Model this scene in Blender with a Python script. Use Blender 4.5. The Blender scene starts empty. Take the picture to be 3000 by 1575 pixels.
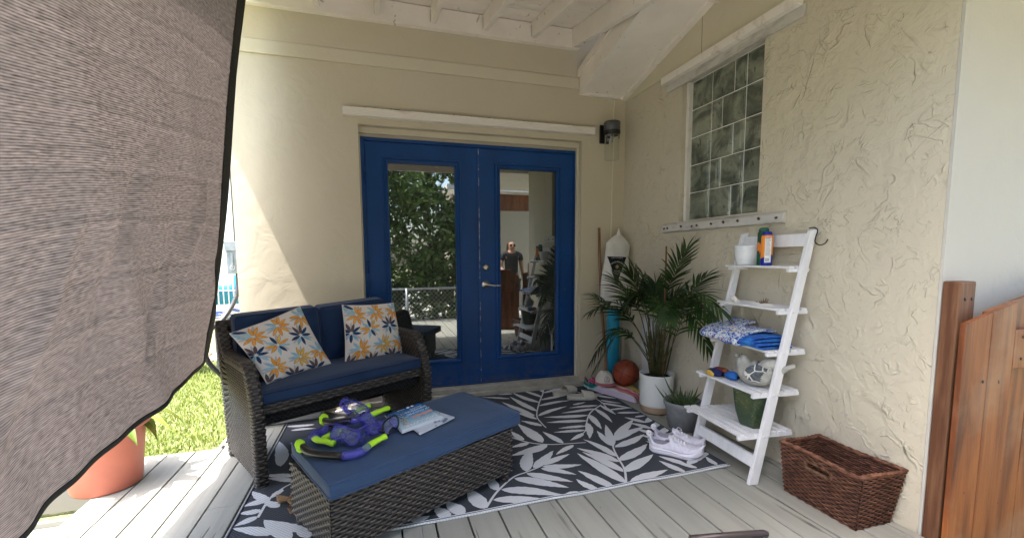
import bpy, math, random
import numpy as np
from mathutils import Vector, Matrix, noise
R = math.radians
rnd = random.Random(7)
S = bpy.context.scene
COL = S.collection

# ---------------------------------------------------------------- camera, world, sun
cam = bpy.data.objects.new('camera', bpy.data.cameras.new('camera'))
COL.objects.link(cam); S.camera = cam
cam.data.sensor_width = 36.0
cam.data.lens = 1288.065 / 3000 * 36
cam.data.shift_y = 83.8 / 3000
cam.data.clip_start = 0.05; cam.data.clip_end = 500
cr = Vector((0.95658514, -0.29138553, -0.00627297)); cu = Vector((0.03347916, 0.0884767, 0.99551545)); cf = Vector((0.28952379, 0.9525053, -0.09439084))
cam.matrix_world = Matrix(((cr.x, cu.x, -cf.x, -2.1986), (cr.y, cu.y, -cf.y, -3.6534), (cr.z, cu.z, -cf.z, 1.2049), (0, 0, 0, 1)))

SUN_TO = Vector((-.377, -.10, .961)).normalized()        # direction from the patio to the sun
W = bpy.data.worlds.new('World'); S.world = W; W.use_nodes = True
nt = W.node_tree
sky = nt.nodes.new('ShaderNodeTexSky'); sky.sky_type = 'NISHITA'; sky.sun_disc = False
sky.sun_elevation = math.asin(SUN_TO.z); sky.sun_rotation = math.atan2(SUN_TO.x, SUN_TO.y)
sky.air_density = 1.0; sky.dust_density = 4.0; sky.ozone_density = 1.0
bg = nt.nodes['Background']; nt.links.new(sky.outputs[0], bg.inputs[0]); bg.inputs[1].default_value = 0.15
sun = bpy.data.objects.new('sun', bpy.data.lights.new('sun', 'SUN')); COL.objects.link(sun)
sun.data.energy = 2.1; sun.data.angle = R(0.5); sun.data.color = (1, .95, .89)
sun.rotation_euler = SUN_TO.to_track_quat('Z', 'Y').to_euler()
S.view_settings.view_transform = 'Standard'; S.view_settings.look = 'None'
S.view_settings.exposure = 2.98; S.view_settings.gamma = 1
S.cycles.max_bounces = 8; S.cycles.diffuse_bounces = 5

# ---------------------------------------------------------------- helpers
def tag(o, label=None, cat=None, group=None, kind=None):
    if label: o['label'] = label
    if cat: o['category'] = cat
    if group: o['group'] = group
    if kind: o['kind'] = kind
    return o
def thing(name, label, cat, loc=(0, 0, 0), group=None):
    o = bpy.data.objects.new(name, None); COL.objects.link(o); o.location = loc; o.empty_display_size = .1
    return tag(o, label, cat, group)
def absloc(o):
    v = Vector((0, 0, 0))
    while o: v += o.location; o = o.parent
    return v
class MB:
    def __init__(s): s.v = []; s.f = []; s.m = []; s.sm = []; s.k = 0
    def add(s, vs, fs, m=0, smooth=True):
        b = len(s.v); s.v += [tuple(v) for v in vs]
        for f in fs: s.f.append(tuple(b + i for i in f)); s.m.append(m); s.sm.append(smooth)
        return s
    def box(s, lo, hi, m=0, M=None):
        x0, y0, z0 = lo; x1, y1, z1 = hi
        vs = [Vector(p) for p in ((x0,y0,z0),(x1,y0,z0),(x1,y1,z0),(x0,y1,z0),(x0,y0,z1),(x1,y0,z1),(x1,y1,z1),(x0,y1,z1))]
        if M: vs = [M @ v for v in vs]
        return s.add(vs, [(0,3,2,1),(4,5,6,7),(0,1,5,4),(1,2,6,5),(2,3,7,6),(3,0,4,7)], m, False)
    def hexa(s, b, t, m=0):           # 4 bottom + 4 top points
        return s.add(list(b) + list(t), [(0,3,2,1),(4,5,6,7),(0,1,5,4),(1,2,6,5),(2,3,7,6),(3,0,4,7)], m, False)
    def grid(s, fn, nu, nv, m=0, cu=False, cv=False, smooth=True, skip=None):
        nU = nu if cu else nu + 1; nV = nv if cv else nv + 1
        vs = [fn(i / nu, j / nv) for j in range(nV) for i in range(nU)]
        fs = []
        for j in range(nv):
            for i in range(nu):
                if skip and skip((i + .5) / nu, (j + .5) / nv): continue
                a = j * nU + i; b = j * nU + (i + 1) % nU; c = ((j + 1) % nV) * nU + (i + 1) % nU; d = ((j + 1) % nV) * nU + i
                fs.append((a, b, c, d))
        return s.add(vs, fs, m, smooth)
    def tube(s, pts, rad, n=10, m=0, cap=True, closed=False, flat=1.0, up=None):
        P = [Vector(p) for p in pts]; N = len(P)
        rs = rad if isinstance(rad, (list, tuple)) else [rad] * N
        vs = []; u = None
        for i in range(N):
            t = (P[(i + 1) % N] - P[i - 1]) if closed else (P[min(i + 1, N - 1)] - P[max(i - 1, 0)])
            t.normalize()
            if u is None:
                u = Vector(up) if up else (Vector((0, 0, 1)) if abs(t.z) < .9 else Vector((1, 0, 0)))
            u = (u - t * u.dot(t)).normalized(); w = t.cross(u)
            for k in range(n):
                a = 2 * math.pi * k / n
                vs.append(P[i] + rs[i] * (math.cos(a) * w + math.sin(a) * flat * u))
        fs = []
        for i in range(N if closed else N - 1):
            for k in range(n):
                a = i * n + k; b = i * n + (k + 1) % n; j = ((i + 1) % N) * n
                fs.append((a, b, j + (k + 1) % n, j + k))
        if cap and not closed: fs += [tuple(range(n - 1, -1, -1)), tuple((N - 1) * n + k for k in range(n))]
        return s.add(vs, fs, m)
    def lathe(s, prof, c, n=32, m=0, fn=None, M=None):
        vs = []
        for r, z in prof:
            for k in range(n):
                a = 2 * math.pi * k / n; rr = r * (fn(a, z) if fn else 1)
                p = Vector((rr * math.cos(a), rr * math.sin(a), z))
                vs.append((M @ p if M else p) + Vector(c))
        fs = [(i*n+k, i*n+(k+1)%n, (i+1)*n+(k+1)%n, (i+1)*n+k) for i in range(len(prof)-1) for k in range(n)]
        return s.add(vs, fs, m)
    def poly(s, pts, m=0): return s.add(pts, [tuple(range(len(pts)))], m, False)
    def build(s, name, mats, parent=None, bevel=0, solid=0, sub=0):
        me = bpy.data.meshes.new(name)
        off = absloc(parent) if parent else Vector((0, 0, 0))
        me.from_pydata([(v[0] - off.x, v[1] - off.y, v[2] - off.z) for v in s.v], [], s.f)
        for mm in (mats if isinstance(mats, (list, tuple)) else [mats]): me.materials.append(mm)
        me.polygons.foreach_set('material_index', s.m); me.polygons.foreach_set('use_smooth', s.sm)
        me.update()
        o = bpy.data.objects.new(name, me); COL.objects.link(o)
        if parent: o.parent = parent
        if solid: d = o.modifiers.new('s', 'SOLIDIFY'); d.thickness = solid; d.offset = 0
        if bevel: d = o.modifiers.new('b', 'BEVEL'); d.width = bevel; d.segments = 2; d.limit_method = 'ANGLE'; d.angle_limit = R(40)
        if sub: d = o.modifiers.new('u', 'SUBSURF'); d.levels = sub; d.render_levels = sub
        return o
def own(o, base=None):
    """put a top-level mesh's origin at the middle of its base"""
    me = o.data; co = np.empty(len(me.vertices) * 3); me.vertices.foreach_get('co', co); co = co.reshape(-1, 3)
    b = Vector(((co[:,0].min()+co[:,0].max())/2, (co[:,1].min()+co[:,1].max())/2, co[:,2].min()))
    me.transform(Matrix.Translation(-b)); o.location = b
    return o
def copy_tree(o, parent=None):
    c = o.copy(); COL.objects.link(c); c.parent = parent
    for ch in list(o.children): copy_tree(ch, c)
    return c
def lerp(a, b, t): return a + (b - a) * t
def vlerp(a, b, t): return Vector(a).lerp(Vector(b), t)
def bez(pts, n):
    """Catmull-Rom through pts"""
    P = [Vector(p) for p in pts]; P = [P[0] * 2 - P[1]] + P + [P[-1] * 2 - P[-2]]; out = []
    for i in range(1, len(P) - 2):
        for k in range(n):
            t = k / n; a, b, c, d = P[i-1], P[i], P[i+1], P[i+2]
            out.append(.5 * ((2*b) + (c-a)*t + (2*a-5*b+4*c-d)*t*t + (3*b-a-3*c+d)*t*t*t))
    out.append(P[-2]); return out
def textmesh(body, size, M, name, mat, parent, extr=.0004, align='CENTER', spacing=1.0):
    cu_ = bpy.data.curves.new(name, 'FONT'); cu_.body = body; cu_.size = size; cu_.align_x = align; cu_.align_y = 'CENTER'
    cu_.extrude = extr; cu_.space_character = spacing
    o = bpy.data.objects.new(name, cu_); COL.objects.link(o)
    dg = bpy.context.evaluated_depsgraph_get(); me = bpy.data.meshes.new_from_object(o.evaluated_get(dg))
    bpy.data.objects.remove(o)
    me.transform(M); me.transform(Matrix.Translation(-absloc(parent)))
    me.materials.clear(); me.materials.append(mat)
    o = bpy.data.objects.new(name, me); COL.objects.link(o); o.parent = parent
    return o
def frame_M(o, x, y):
    x = Vector(x).normalized(); z = x.cross(Vector(y)).normalized(); y = z.cross(x)
    return Matrix(((x.x, y.x, z.x, o[0]), (x.y, y.y, z.y, o[1]), (x.z, y.z, z.z, o[2]), (0, 0, 0, 1)))

# ---------------------------------------------------------------- materials
class NT:
    def __init__(s, name):
        s.mat = bpy.data.materials.new(name); s.mat.use_nodes = True; s.t = s.mat.node_tree
        s.b = s.t.nodes['Principled BSDF']; s.out = s.t.nodes['Material Output']; s._c = {}
    def n(s, typ, **kw):
        nd = s.t.nodes.new('ShaderNode' + typ)
        for k, v in kw.items():
            if k.startswith('i_'): nd.inputs[k[2:].replace('_', ' ')].default_value = v
            else: setattr(nd, k, v)
        return nd
    def l(s, a, b): s.t.links.new(a, b)
    def co(s, stretch=(1, 1, 1), src='Object', rot=(0, 0, 0)):
        tc = s.n('TexCoord'); mp = s.n('Mapping'); mp.inputs['Scale'].default_value = stretch; mp.inputs['Rotation'].default_value = rot
        s.l(tc.outputs[src], mp.inputs[0]); return mp.outputs[0]
    def noise(s, scale, stretch=(1, 1, 1), detail=4, dist=0, rough=.55, rot=(0, 0, 0)):
        t = s.n('TexNoise'); t.inputs['Scale'].default_value = scale; t.inputs['Detail'].default_value = detail
        t.inputs['Distortion'].default_value = dist; t.inputs['Roughness'].default_value = rough
        s.l(s.co(stretch, rot=rot), t.inputs['Vector']); return t.outputs['Fac']
    def ramp(s, fac, stops):
        r = s.n('ValToRGB'); e = r.color_ramp.elements
        while len(e) < len(stops): e.new(.5)
        for i, (p, c) in enumerate(stops):
            e[i].position = p; e[i].color = (*c, 1) if isinstance(c, (tuple, list)) else (c, c, c, 1)
        s.l(fac, r.inputs[0]); return r.outputs[0]
    def mix(s, fac, a, b, mode='MIX'):
        m = s.n('MixRGB', blend_type=mode)
        for i, x in enumerate((fac, a, b)):
            if isinstance(x, (int, float)): m.inputs[i].default_value = x if i == 0 else (x, x, x, 1)
            elif isinstance(x, tuple): m.inputs[i].default_value = (*x, 1)
            else: s.l(x, m.inputs[i])
        return m.outputs[0]
    def math(s, op, a, b=None, c=None):
        m = s.n('Math', operation=op)
        for i, x in enumerate((a, b, c)):
            if x is None: continue
            if isinstance(x, (int, float)): m.inputs[i].default_value = x
            else: s.l(x, m.inputs[i])
        return m.outputs[0]
    def bump(s, h, strength=.3, dist=.01, prev=None):
        b = s.n('Bump'); b.inputs['Strength'].default_value = strength; b.inputs['Distance'].default_value = dist
        s.l(h, b.inputs['Height'])
        if prev: s.l(prev, b.inputs['Normal'])
        s.l(b.outputs[0], s.b.inputs['Normal']); return b.outputs[0]
    def base(s, c):
        if isinstance(c, tuple): s.b.inputs['Base Color'].default_value = (*c, 1)
        else: s.l(c, s.b.inputs['Base Color'])
def mat(name, col, rough=.6, metal=0, spec=.4, var=None, bump=None, trans=0, sheen=0, coat=0):
    n = NT(name); b = n.b
    b.inputs['Roughness'].default_value = rough; b.inputs['Metallic'].default_value = metal
    b.inputs['Specular IOR Level'].default_value = spec
    if trans: b.inputs['Transmission Weight'].default_value = trans
    if sheen: b.inputs['Sheen Weight'].default_value = sheen
    if coat: b.inputs['Coat Weight'].default_value = coat
    if var:      # (scale, colour2, lo, hi, stretch)
        sc, c2, lo, hi = var[:4]; st = var[4] if len(var) > 4 else (1, 1, 1)
        n.base(n.mix(n.ramp(n.noise(sc, st), [(lo, 0.), (hi, 1.)]), col, c2))
    else: n.base(col)
    if bump:     # (scale, strength, dist, stretch)
        n.bump(n.noise(bump[0], bump[3] if len(bump) > 3 else (1, 1, 1), detail=5), bump[1], bump[2])
    return n.mat

def wall_material(name, col, trowel):
    n = NT(name); n.b.inputs['Roughness'].default_value = .75; n.b.inputs['Specular IOR Level'].default_value = .25
    big = n.ramp(n.noise(1.3, detail=5), [(.35, 0.), (.7, 1.)])
    c = n.mix(big, col, tuple(x * .93 for x in col))
    speck = n.ramp(n.noise(60, detail=2), [(.72, 0.), (.78, 1.)])
    c = n.mix(n.math('MULTIPLY', speck, .25), c, tuple(x * .6 for x in col)); n.base(c)
    fine = n.noise(90, detail=4); b1 = n.bump(fine, .25, .002)
    lo = n.noise(6, detail=6, dist=.8); b2 = n.bump(lo, .55 if trowel else .22, .025, b1)
    if trowel:
        prev = b2
        for sc, off, th, st, rg in ((2.0, 0, .022, .80, (0, 0, 0)), (4.5, 1, .026, .62, (.7, .3, 0)), (3.0, 2, .018, .60, (0, .9, 1.2)), (8.0, 3, .03, .30, (1.2, .9, .2)), (6.0, 4, .012, .45, (.4, 1.4, .9))):
            ns = n.noise(sc, detail=3, dist=1.6, rough=.5, rot=rg)
            d = n.math('ABSOLUTE', n.math('SUBTRACT', ns, .5))
            ln = n.math('SUBTRACT', 1.0, n.math('MINIMUM', n.math('DIVIDE', d, th), 1.0))
            mask = n.ramp(n.noise(sc * 1.9, rot=(.3 + off, 0, off), detail=2), [(.50, 0.), (.60, 1.)])
            h = n.math('MULTIPLY', ln, mask)
            step = n.math('MULTIPLY', n.ramp(ns, [(.49, 0.), (.51, 1.)]), .5)
            prev = n.bump(n.math('ADD', h, n.math('MULTIPLY', step, mask)), st, .006, prev)
    return n.mat

M = {}
WALLC = (.585, .525, .405)
M['wall'] = wall_material('painted_stucco', WALLC, False)
M['stucco'] = wall_material('trowelled_stucco', (.585, .53, .42), True)
M['trim'] = wall_material('painted_trim', (.63, .575, .45), False)
M['bluepaint'] = mat('blue_paint', (.0035, .058, .235), .42, spec=.3, var=(5, (.004, .044, .175), .4, .7, (1, 1, .5)), bump=(70, .35, .002, (1, 1, .15)))
def blue_paint():
    n = NT('blue_gloss_door_paint'); n.b.inputs['Roughness'].default_value = .42; n.b.inputs['Specular IOR Level'].default_value = .3
    c = n.mix(n.ramp(n.noise(3, (1, 1, .5), detail=5), [(.35, 0.), (.7, 1.)]), (.0035, .060, .245), (.004, .043, .17))
    chip = n.math('MULTIPLY', n.ramp(n.noise(90, (1, 1, .35), detail=3), [(.70, 0.), (.72, 1.)]), n.ramp(n.noise(2.5, detail=3), [(.56, 0.), (.66, 1.)]))
    c = n.mix(n.math('MULTIPLY', chip, .6), c, (.35, .38, .42)); sz = n.n('SeparateXYZ'); g_ = n.n('NewGeometry'); n.l(g_.outputs['Position'], sz.inputs[0])
    dirt = n.math('MULTIPLY', n.ramp(sz.outputs[2], [(.08, 1.), (.32, 0.)]), n.ramp(n.noise(12, detail=6), [(.4, 0.), (.65, .5)])); c = n.mix(dirt, c, (.10, .10, .11))
    n.base(c); n.bump(n.noise(60, (1, 1, .12), detail=4), .4, .002); return n.mat
M['bluepaint'] = blue_paint()
M['white'] = mat('white_paint', (.74, .71, .67), .55, var=(14, (.60, .56, .52), .55, .75), bump=(60, .3, .003, (1, .15, 1)))
def white_ceiling():
    n = NT('white_ceiling_paint'); n.b.inputs['Roughness'].default_value = .6
    c = n.mix(n.ramp(n.noise(4), [(.4, 0.), (.7, 1.)]), (.85, .79, .74), (.78, .72, .66))
    sp = n.ramp(n.noise(11, detail=6, dist=1.5), [(.66, 0.), (.69, 1.)])
    c = n.mix(n.math('MULTIPLY', sp, .55), c, (.18, .14, .11)); n.base(c)
    n.bump(n.noise(40, detail=5), .35, .004); return n.mat
M['ceil'] = white_ceiling()
M['alu'] = mat('oxidised_white_aluminium', (.62, .60, .57), .5, metal=.25, var=(18, (.40, .38, .36), .5, .72, (1, .4, 1)), bump=(50, .2, .002))
M['shutter'] = mat('white_ribbed_track', (.78, .73, .67), .5, var=(16, (.60, .54, .48), .55, .75, (.3, 1, 1)))
M['rust'] = mat('rust_brown', (.12, .06, .03), .8)
M['black'] = mat('black_metal', (.012, .012, .013), .45)
M['dgrey'] = mat('dark_grey_metal', (.09, .09, .10), .4, metal=.3)
M['nickel'] = mat('brushed_nickel', (.55, .50, .44), .3, metal=1)
M['whitewood'] = mat('white_painted_wood', (.80, .80, .82), .45, var=(30, (.72, .72, .74), .4, .7, (1, 1, .2)), bump=(90, .12, .002))
M['conc'] = mat('grey_beige_concrete', (.42, .40, .35), .85, var=(9, (.26, .24, .20), .4, .75), bump=(50, .5, .006))
M['soil'] = mat('dark_soil', (.02, .015, .01), .95, bump=(60, .8, .02))

# ---------------------------------------------------------------- setting: ground, deck
def grass_ground():
    n = NT('lawn_soil'); n.b.inputs['Roughness'].default_value = .95
    n.base(n.mix(n.ramp(n.noise(25), [(.35, 0.), (.65, 1.)]), (.17, .18, .07), (.22, .22, .10)))
    n.bump(n.noise(70), 1, .02); return n.mat
M['lawn'] = grass_ground()
g = MB().grid(lambda u, v: (-60 + 120*u, -60 + 120*v, -.28 + .0*u), 12, 12).build('lawn', M['lawn']); tag(g, kind='structure')
def deck_material():
    n = NT('weathered_grey_boards'); n.b.inputs['Roughness'].default_value = .8; n.b.inputs['Specular IOR Level'].default_value = .2
    tc = n.n('TexCoord'); sx = n.n('SeparateXYZ'); n.l(tc.outputs['Object'], sx.inputs[0])
    idx = n.math('FLOOR', n.math('DIVIDE', n.math('ADD', sx.outputs[0], 10.05), .149))
    wn = n.n('TexWhiteNoise', noise_dimensions='1D'); n.l(idx, wn.inputs['W'])
    ofs = n.n('CombineXYZ'); n.l(n.math('MULTIPLY', wn.outputs[0], 37.), ofs.inputs[1])
    va = n.n('VectorMath', operation='ADD'); n.l(tc.outputs['Object'], va.inputs[0]); n.l(ofs.outputs[0], va.inputs[1])
    def nz(sc, st, det=5, dist=0):
        mp = n.n('Mapping'); mp.inputs['Scale'].default_value = st; n.l(va.outputs[0], mp.inputs[0])
        t = n.n('TexNoise'); t.inputs['Scale'].default_value = sc; t.inputs['Detail'].default_value = det; t.inputs['Distortion'].default_value = dist
        n.l(mp.outputs[0], t.inputs[0]); return t.outputs['Fac']
    c = n.mix(n.ramp(nz(2.2, (1, .5, 1)), [(.35, 0.), (.65, 1.)]), (.345, .345, .305), (.26, .262, .235))
    c = n.mix(n.math('MULTIPLY', wn.outputs[0], .35), c, (.30, .29, .25))
    grain = nz(26, (1, .05, 1), 6, .4); c = n.mix(n.ramp(grain, [(.45, 0.), (.75, .45)]), c, (.22, .215, .19))
    crack = n.math('MULTIPLY', n.ramp(nz(30, (1, .035, 1), 3, .8), [(.645, 0.), (.67, 1.)]), n.ramp(nz(3.5, (1, .8, 1)), [(.45, 0.), (.6, 1.)]))
    c = n.mix(n.math('MULTIPLY', crack, .8), c, (.05, .045, .04))
    spot = n.ramp(nz(30, (1, 1, 1), 3), [(.70, 0.), (.74, 1.)]); c = n.mix(n.math('MULTIPLY', spot, .4), c, (.10, .085, .07))
    n.base(c); b = n.bump(grain, .45, .004); n.bump(n.math('SUBTRACT', 1.0, crack), .6, .004, b); return n.mat
M['deck'] = deck_material()
mb = MB(); PIT = .149
for k in range(-6, 24):
    xr = -1.245 + PIT * (8 - k); xl = xr - PIT + .008
    if xr > .02: xr = -.004
    if xl > 0 or xl < -4.6: continue
    jz = rnd.uniform(-.0012, .0012)
    if xl > -3.26: y1 = .02; y0 = -4.6
    elif xl > -3.63: y1 = -.53 + rnd.uniform(-.006, .006); y0 = -4.6
    else: y1 = -.53; y0 = -1.11
    if y1 == .02 and k % 3 == 1 and xl < -2.0:
        ym = -1.2 + rnd.uniform(-.3, .4); segs = [(y0, ym - .002), (ym + .002, y1)]
    else: segs = [(y0, y1)]
    for a, b in segs: mb.box((xl, a, -.032 + jz), (xr, b, jz))
tag(mb.build('deck', M['deck'], bevel=.003), kind='structure')
mb = MB()                                                     # dark joists and rim under the boards
for y in np.arange(-4.5, .1, .41): mb.box((-3.22 if y > -.6 else -3.58, y, -.2), (-.01, y + .04, -.036))
mb.box((-3.603, -4.6, -.26), (-3.578, -1.13, -.034)); mb.box((-4.6, -1.128, -.26), (-3.6, -1.105, -.036))
mb.box((-4.6, -.565, -.26), (-3.25, -.54, -.036)); mb.box((-3.245, -.56, -.26), (-3.225, .02, -.036))
tag(mb.build('deck_frame', mat('grey_joist_wood', (.24, .23, .20), .9)), kind='structure')
mb = MB()
for i in range(3):
    for j in range(4): mb.box((-4.75 + i*.385, -3.0 + j*.47, -.275), (-4.75 + i*.385 + .375, -3.0 + j*.47 + .46, -.06 + rnd.uniform(-.003, .003)))
tag(mb.build('path', mat('greenish_concrete_pavers', (.36, .37, .28), .85, var=(8, (.22, .24, .16), .4, .7), bump=(40, .4, .005)), bevel=.006), kind='structure')
tag(MB().box((-3.9, -14, -.27), (3.5, -4.62, -.12)).build('patio_slab', mat('pale_concrete', (.55, .54, .50), .85, var=(4, (.45, .44, .40), .4, .7)), bevel=.01), kind='structure')

# lawn grass: broad short blades
def blades(n, xr, yr, z, hmin, hmax, w, seed, keep=None):
    r = np.random.default_rng(seed); vs = []; fs = []; mb = MB()
    for i in range(n):
        x = r.uniform(*xr); y = r.uniform(*yr)
        if keep and not keep(x, y): continue
        a = r.uniform(0, 2*math.pi); h = r.uniform(hmin, hmax); ln = r.uniform(.3, 1.1) * h; ww = w * r.uniform(.7, 1.3)
        dx, dy = math.cos(a), math.sin(a); px, py = -dy * ww, dx * ww
        b = len(vs)
        vs += [(x - px, y - py, z), (x + px, y + py, z), (x + dx*ln*.5 + px, y + dy*ln*.5 + py, z + h*.7), (x + dx*ln*.5 - px, y + dy*ln*.5 - py, z + h*.7), (x + dx*ln, y + dy*ln, z + h)]
        fs += [(b, b+1, b+2, b+3), (b+3, b+2, b+4)]
    mb.add(vs, fs, 0, True); return mb
def leafmat(name, c1, c2, sc=6, tr=.35, rough=.5):
    n = NT(name); n.b.inputs['Roughness'].default_value = rough; n.b.inputs['Specular IOR Level'].default_value = .3
    c = n.mix(n.ramp(n.noise(sc, detail=6), [(.35, 0.), (.65, 1.)]), c1, c2); n.base(c)
    t = n.n('BsdfTranslucent'); n.l(c, t.inputs[0]); mx = n.n('MixShader'); mx.inputs[0].default_value = tr
    n.l(n.b.outputs[0], mx.inputs[1]); n.l(t.outputs[0], mx.inputs[2]); n.l(mx.outputs[0], n.out.inputs[0]); return n.mat
M['grass'] = leafmat('bright_lawn_grass', (.10, .155, .03), (.22, .26, .06), 30, .3)
gr = blades(26000, (-5.6, -3.22), (-.52, 3.4), -.28, .02, .06, .0042, 3)
tag(gr.build('grass', M['grass']), 'short bright green lawn grass beside the deck', 'grass', kind='stuff')
def pebbles():
    r = np.random.default_rng(5); mb = MB()
    for i in range(420):
        x, y = r.uniform(-6.5, -3.6), r.uniform(3.4, 4.1); s = r.uniform(.02, .045)
        mb.grid(lambda u, v: (x + s*math.sin(math.pi*v)*math.cos(2*math.pi*u), y + .8*s*math.sin(math.pi*v)*math.sin(2*math.pi*u), -.27 + .6*s*math.cos(math.pi*v)), 6, 4, r.integers(0, 2), cu=True)
    return mb
tag(pebbles().build('pebbles', [mat('white_pebble', (.62, .60, .56), .7), mat('brown_pebble', (.25, .17, .12), .7)]), 'strip of pale pebbles along the lawn edge', 'pebbles', kind='stuff')

# ---------------------------------------------------------------- house
house = thing('house', 'olive cream stucco house with blue french doors and a glass block window', 'house', (-1.6, .1, -.2))
HW = 3.30
mb = MB()
mb.box((-3.18, 0, -.25), (-2.309, .26, HW)); mb.box((-.433, 0, -.25), (.26, .26, HW)); mb.box((-2.309, 0, 2.213), (-.433, .26, HW))
mb.box((-2.309, .11, -.25), (-.433, .26, .055)); mb.box((-2.309, .1005, 2.1455), (-.433, .26, 2.2125))
back = mb.build('wall', M['wall'], house)
# hand-trowelled lumps on the sunlit end are in the material; wall end returns to the side of the house
MB().box((-3.18, .262, -.25), (-3.0, 5.0, HW)).build('side_wall', M['wall'], house)
mb = MB(); mb.hexa([(-3.18, -.014, 2.645), (-.47, -.014, 2.645), (-.47, -.001, 2.645), (-3.18, -.001, 2.645)], [(-3.18, -.014, 2.735), (-.47, -.014, 2.735), (-.47, -.001, 2.75), (-3.18, -.001, 2.75)])
mb.build('string_band', M['trim'], house, bevel=.003)
# door surround: stepped casing inside the recess
mb = MB(); mb.box((-2.309, .055, 2.165), (-.433, .1, 2.212)); mb.box((-.452, .055, .06), (-.434, .1, 2.163)); mb.box((-2.3085, .07, .06), (-2.300, .1, 2.163))
mb.build('door_casing', M['trim'], house, bevel=.003)
mb = MB(); mb.box((-2.44, .005, -.03), (-.36, .112, .075)); mb.box((-2.44, -.03, -.03), (-.36, .004, .035))
mb.build('threshold', M['conc'], house, bevel=.006)
# door frame
def glass_mat():
    n = NT('reflective_door_glass'); n.b.inputs['Base Color'].default_value = (.012, .016, .016, 1); n.b.inputs['Roughness'].default_value = .03
    g_ = n.n('BsdfGlossy'); g_.inputs['Roughness'].default_value = .0; g_.inputs['Color'].default_value = (.93, .97, .95, 1)
    t = n.n('BsdfTransparent'); t.inputs[0].default_value = (.12, .13, .13, 1)
    lw = n.n('LayerWeight'); lw.inputs[0].default_value = .35
    mx = n.n('MixShader'); n.l(n.math('ADD', n.math('MULTIPLY', lw.outputs['Fresnel'], .6), .20), mx.inputs[0])
    df = n.n('BsdfDiffuse'); df.inputs[0].default_value = (.30, .33, .31, 1); m2 = n.n('MixShader'); m2.inputs[0].default_value = .10; n.l(t.outputs[0], m2.inputs[1]); n.l(df.outputs[0], m2.inputs[2])
    n.l(m2.outputs[0], mx.inputs[1]); n.l(g_.outputs[0], mx.inputs[2]); n.l(mx.outputs[0], n.out.inputs[0]); return n.mat
M['glass'] = glass_mat()
mb = MB(); zt = 2.144
mb.box((-2.3, .085, .076), (-2.272, .15, zt)); mb.box((-.465, .085, .076), (-.4525, .15, zt)); mb.box((-2.272, .085, 2.118), (-.465, .15, zt)); mb.box((-2.272, .085, .076), (-.465, .15, .088))
mb.build('door_frame', M['bluepaint'], house, bevel=.002)
def door(x0, x1, gx0, gx1, mo0, mo1, lab):
    z0, z1, gz0, gz1 = .091, 2.115, .312, 1.957; m0, m1 = .274, 2.0
    mb = MB(); ya, yb = .098, .138
    mb.box((x0, ya, z0), (gx0, yb, z1)); mb.box((gx1, ya, z0), (x1, yb, z1)); mb.box((gx0, ya, z0), (gx1, yb, gz0)); mb.box((gx0, ya, gz1), (gx1, yb, z1))
    d = mb.build('door', M['bluepaint'], house); tag(d, lab)
    mb = MB()                                                    # two-step moulding round the glass, mitred
    prof = [(0, ya - .001), (.004, ya - .014), (.016, ya - .016), (.020, ya - .008), (.026, ya - .008), (.030, ya - .017), (.038, ya - .014), (.044, ya + .012)]
    lx, rx, bz, tz = mo0, mo1, m0, m1
    rings = [[(lx + o_, y_, bz + o_), (rx - o_, y_, bz + o_), (rx - o_, y_, tz - o_), (lx + o_, y_, tz - o_)] for o_, y_ in prof]
    for a, b in zip(rings[:-1], rings[1:]):
        for i in range(4): mb.add([a[i], a[(i+1)%4], b[(i+1)%4], b[i]], [(0, 1, 2, 3)], 0, False)
    mb.build('moulding', M['bluepaint'], d)
    MB().box((gx0 - .004, .118, gz0 - .03), (gx1 + .004, .124, gz1 + .004)).build('glass_pane', M['glass'], d)
    return d
dL = door(-2.268, -1.353, -2.096, -1.554, -2.139, -1.508, 'left blue door leaf, partly behind the loveseat')
dR = door(-1.347, -.468, -1.160, -.630, -1.212, -.590, 'right blue door leaf with the lever handle and lock')
mb = MB(); mb.box((-1.3528, .0955, .1), (-1.3475, .135, 2.11)); mb.build('weather_seal', mat('worn_white_edge', (.60, .58, .56), .7, var=(40, (.05, .08, .2), .4, .5, (1, 1, .3))), dL)
mb = MB(); mb.box((-1.368, .090, .1), (-1.3535, .0975, 2.11)); mb.build('astragal', M['bluepaint'], dL, bevel=.002)
for z in (.45, 1.12, 1.82):
    MB().tube([(-.4655, .078, z - .05), (-.4655, .078, z + .05)], .008, 8).build('hinge', M['bluepaint'], dR)
for z in (.45, 1.12, 1.82):
    MB().tube([(-2.2705, .078, z - .05), (-2.2705, .078, z + .05)], .008, 8).build('hinge', M['bluepaint'], dL)
rotY = Matrix.Rotation(R(90), 4, 'X')
mb = MB(); mb.lathe([(.0, .027), (.020, .027), (.024, .022), (.031, .012), (.033, 0)], (-1.297, .098, 1.105), 28, M=rotY)
mb.box((-1.3, .066, 1.094), (-1.294, .073, 1.116)); mb.build('deadbolt', M['nickel'], dR)
hz = .955; mb = MB(); mb.lathe([(.0, .026), (.014, .026), (.018, .018), (.034, .010), (.037, 0)], (-1.297, .098, hz), 28, M=rotY)
mb.tube([(-1.297, .075, hz), (-1.297, .045, hz)], .012, 12)
mb.tube(bez([(-1.297, .045, hz), (-1.275, .036, hz - .001), (-1.23, .035, hz - .006), (-1.18, .038, hz - .006)], 5), [.012]*6 + [.010]*5 + [.008]*5, 10, flat=.8)
mb.build('lever_handle', M['nickel'], dR)
MB().box((-2.9, .5, -.1), (0.2, 3.5, -.02)).build('interior_floor', mat('dark_interior_floor', (.03, .03, .03), .8), house)
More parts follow.
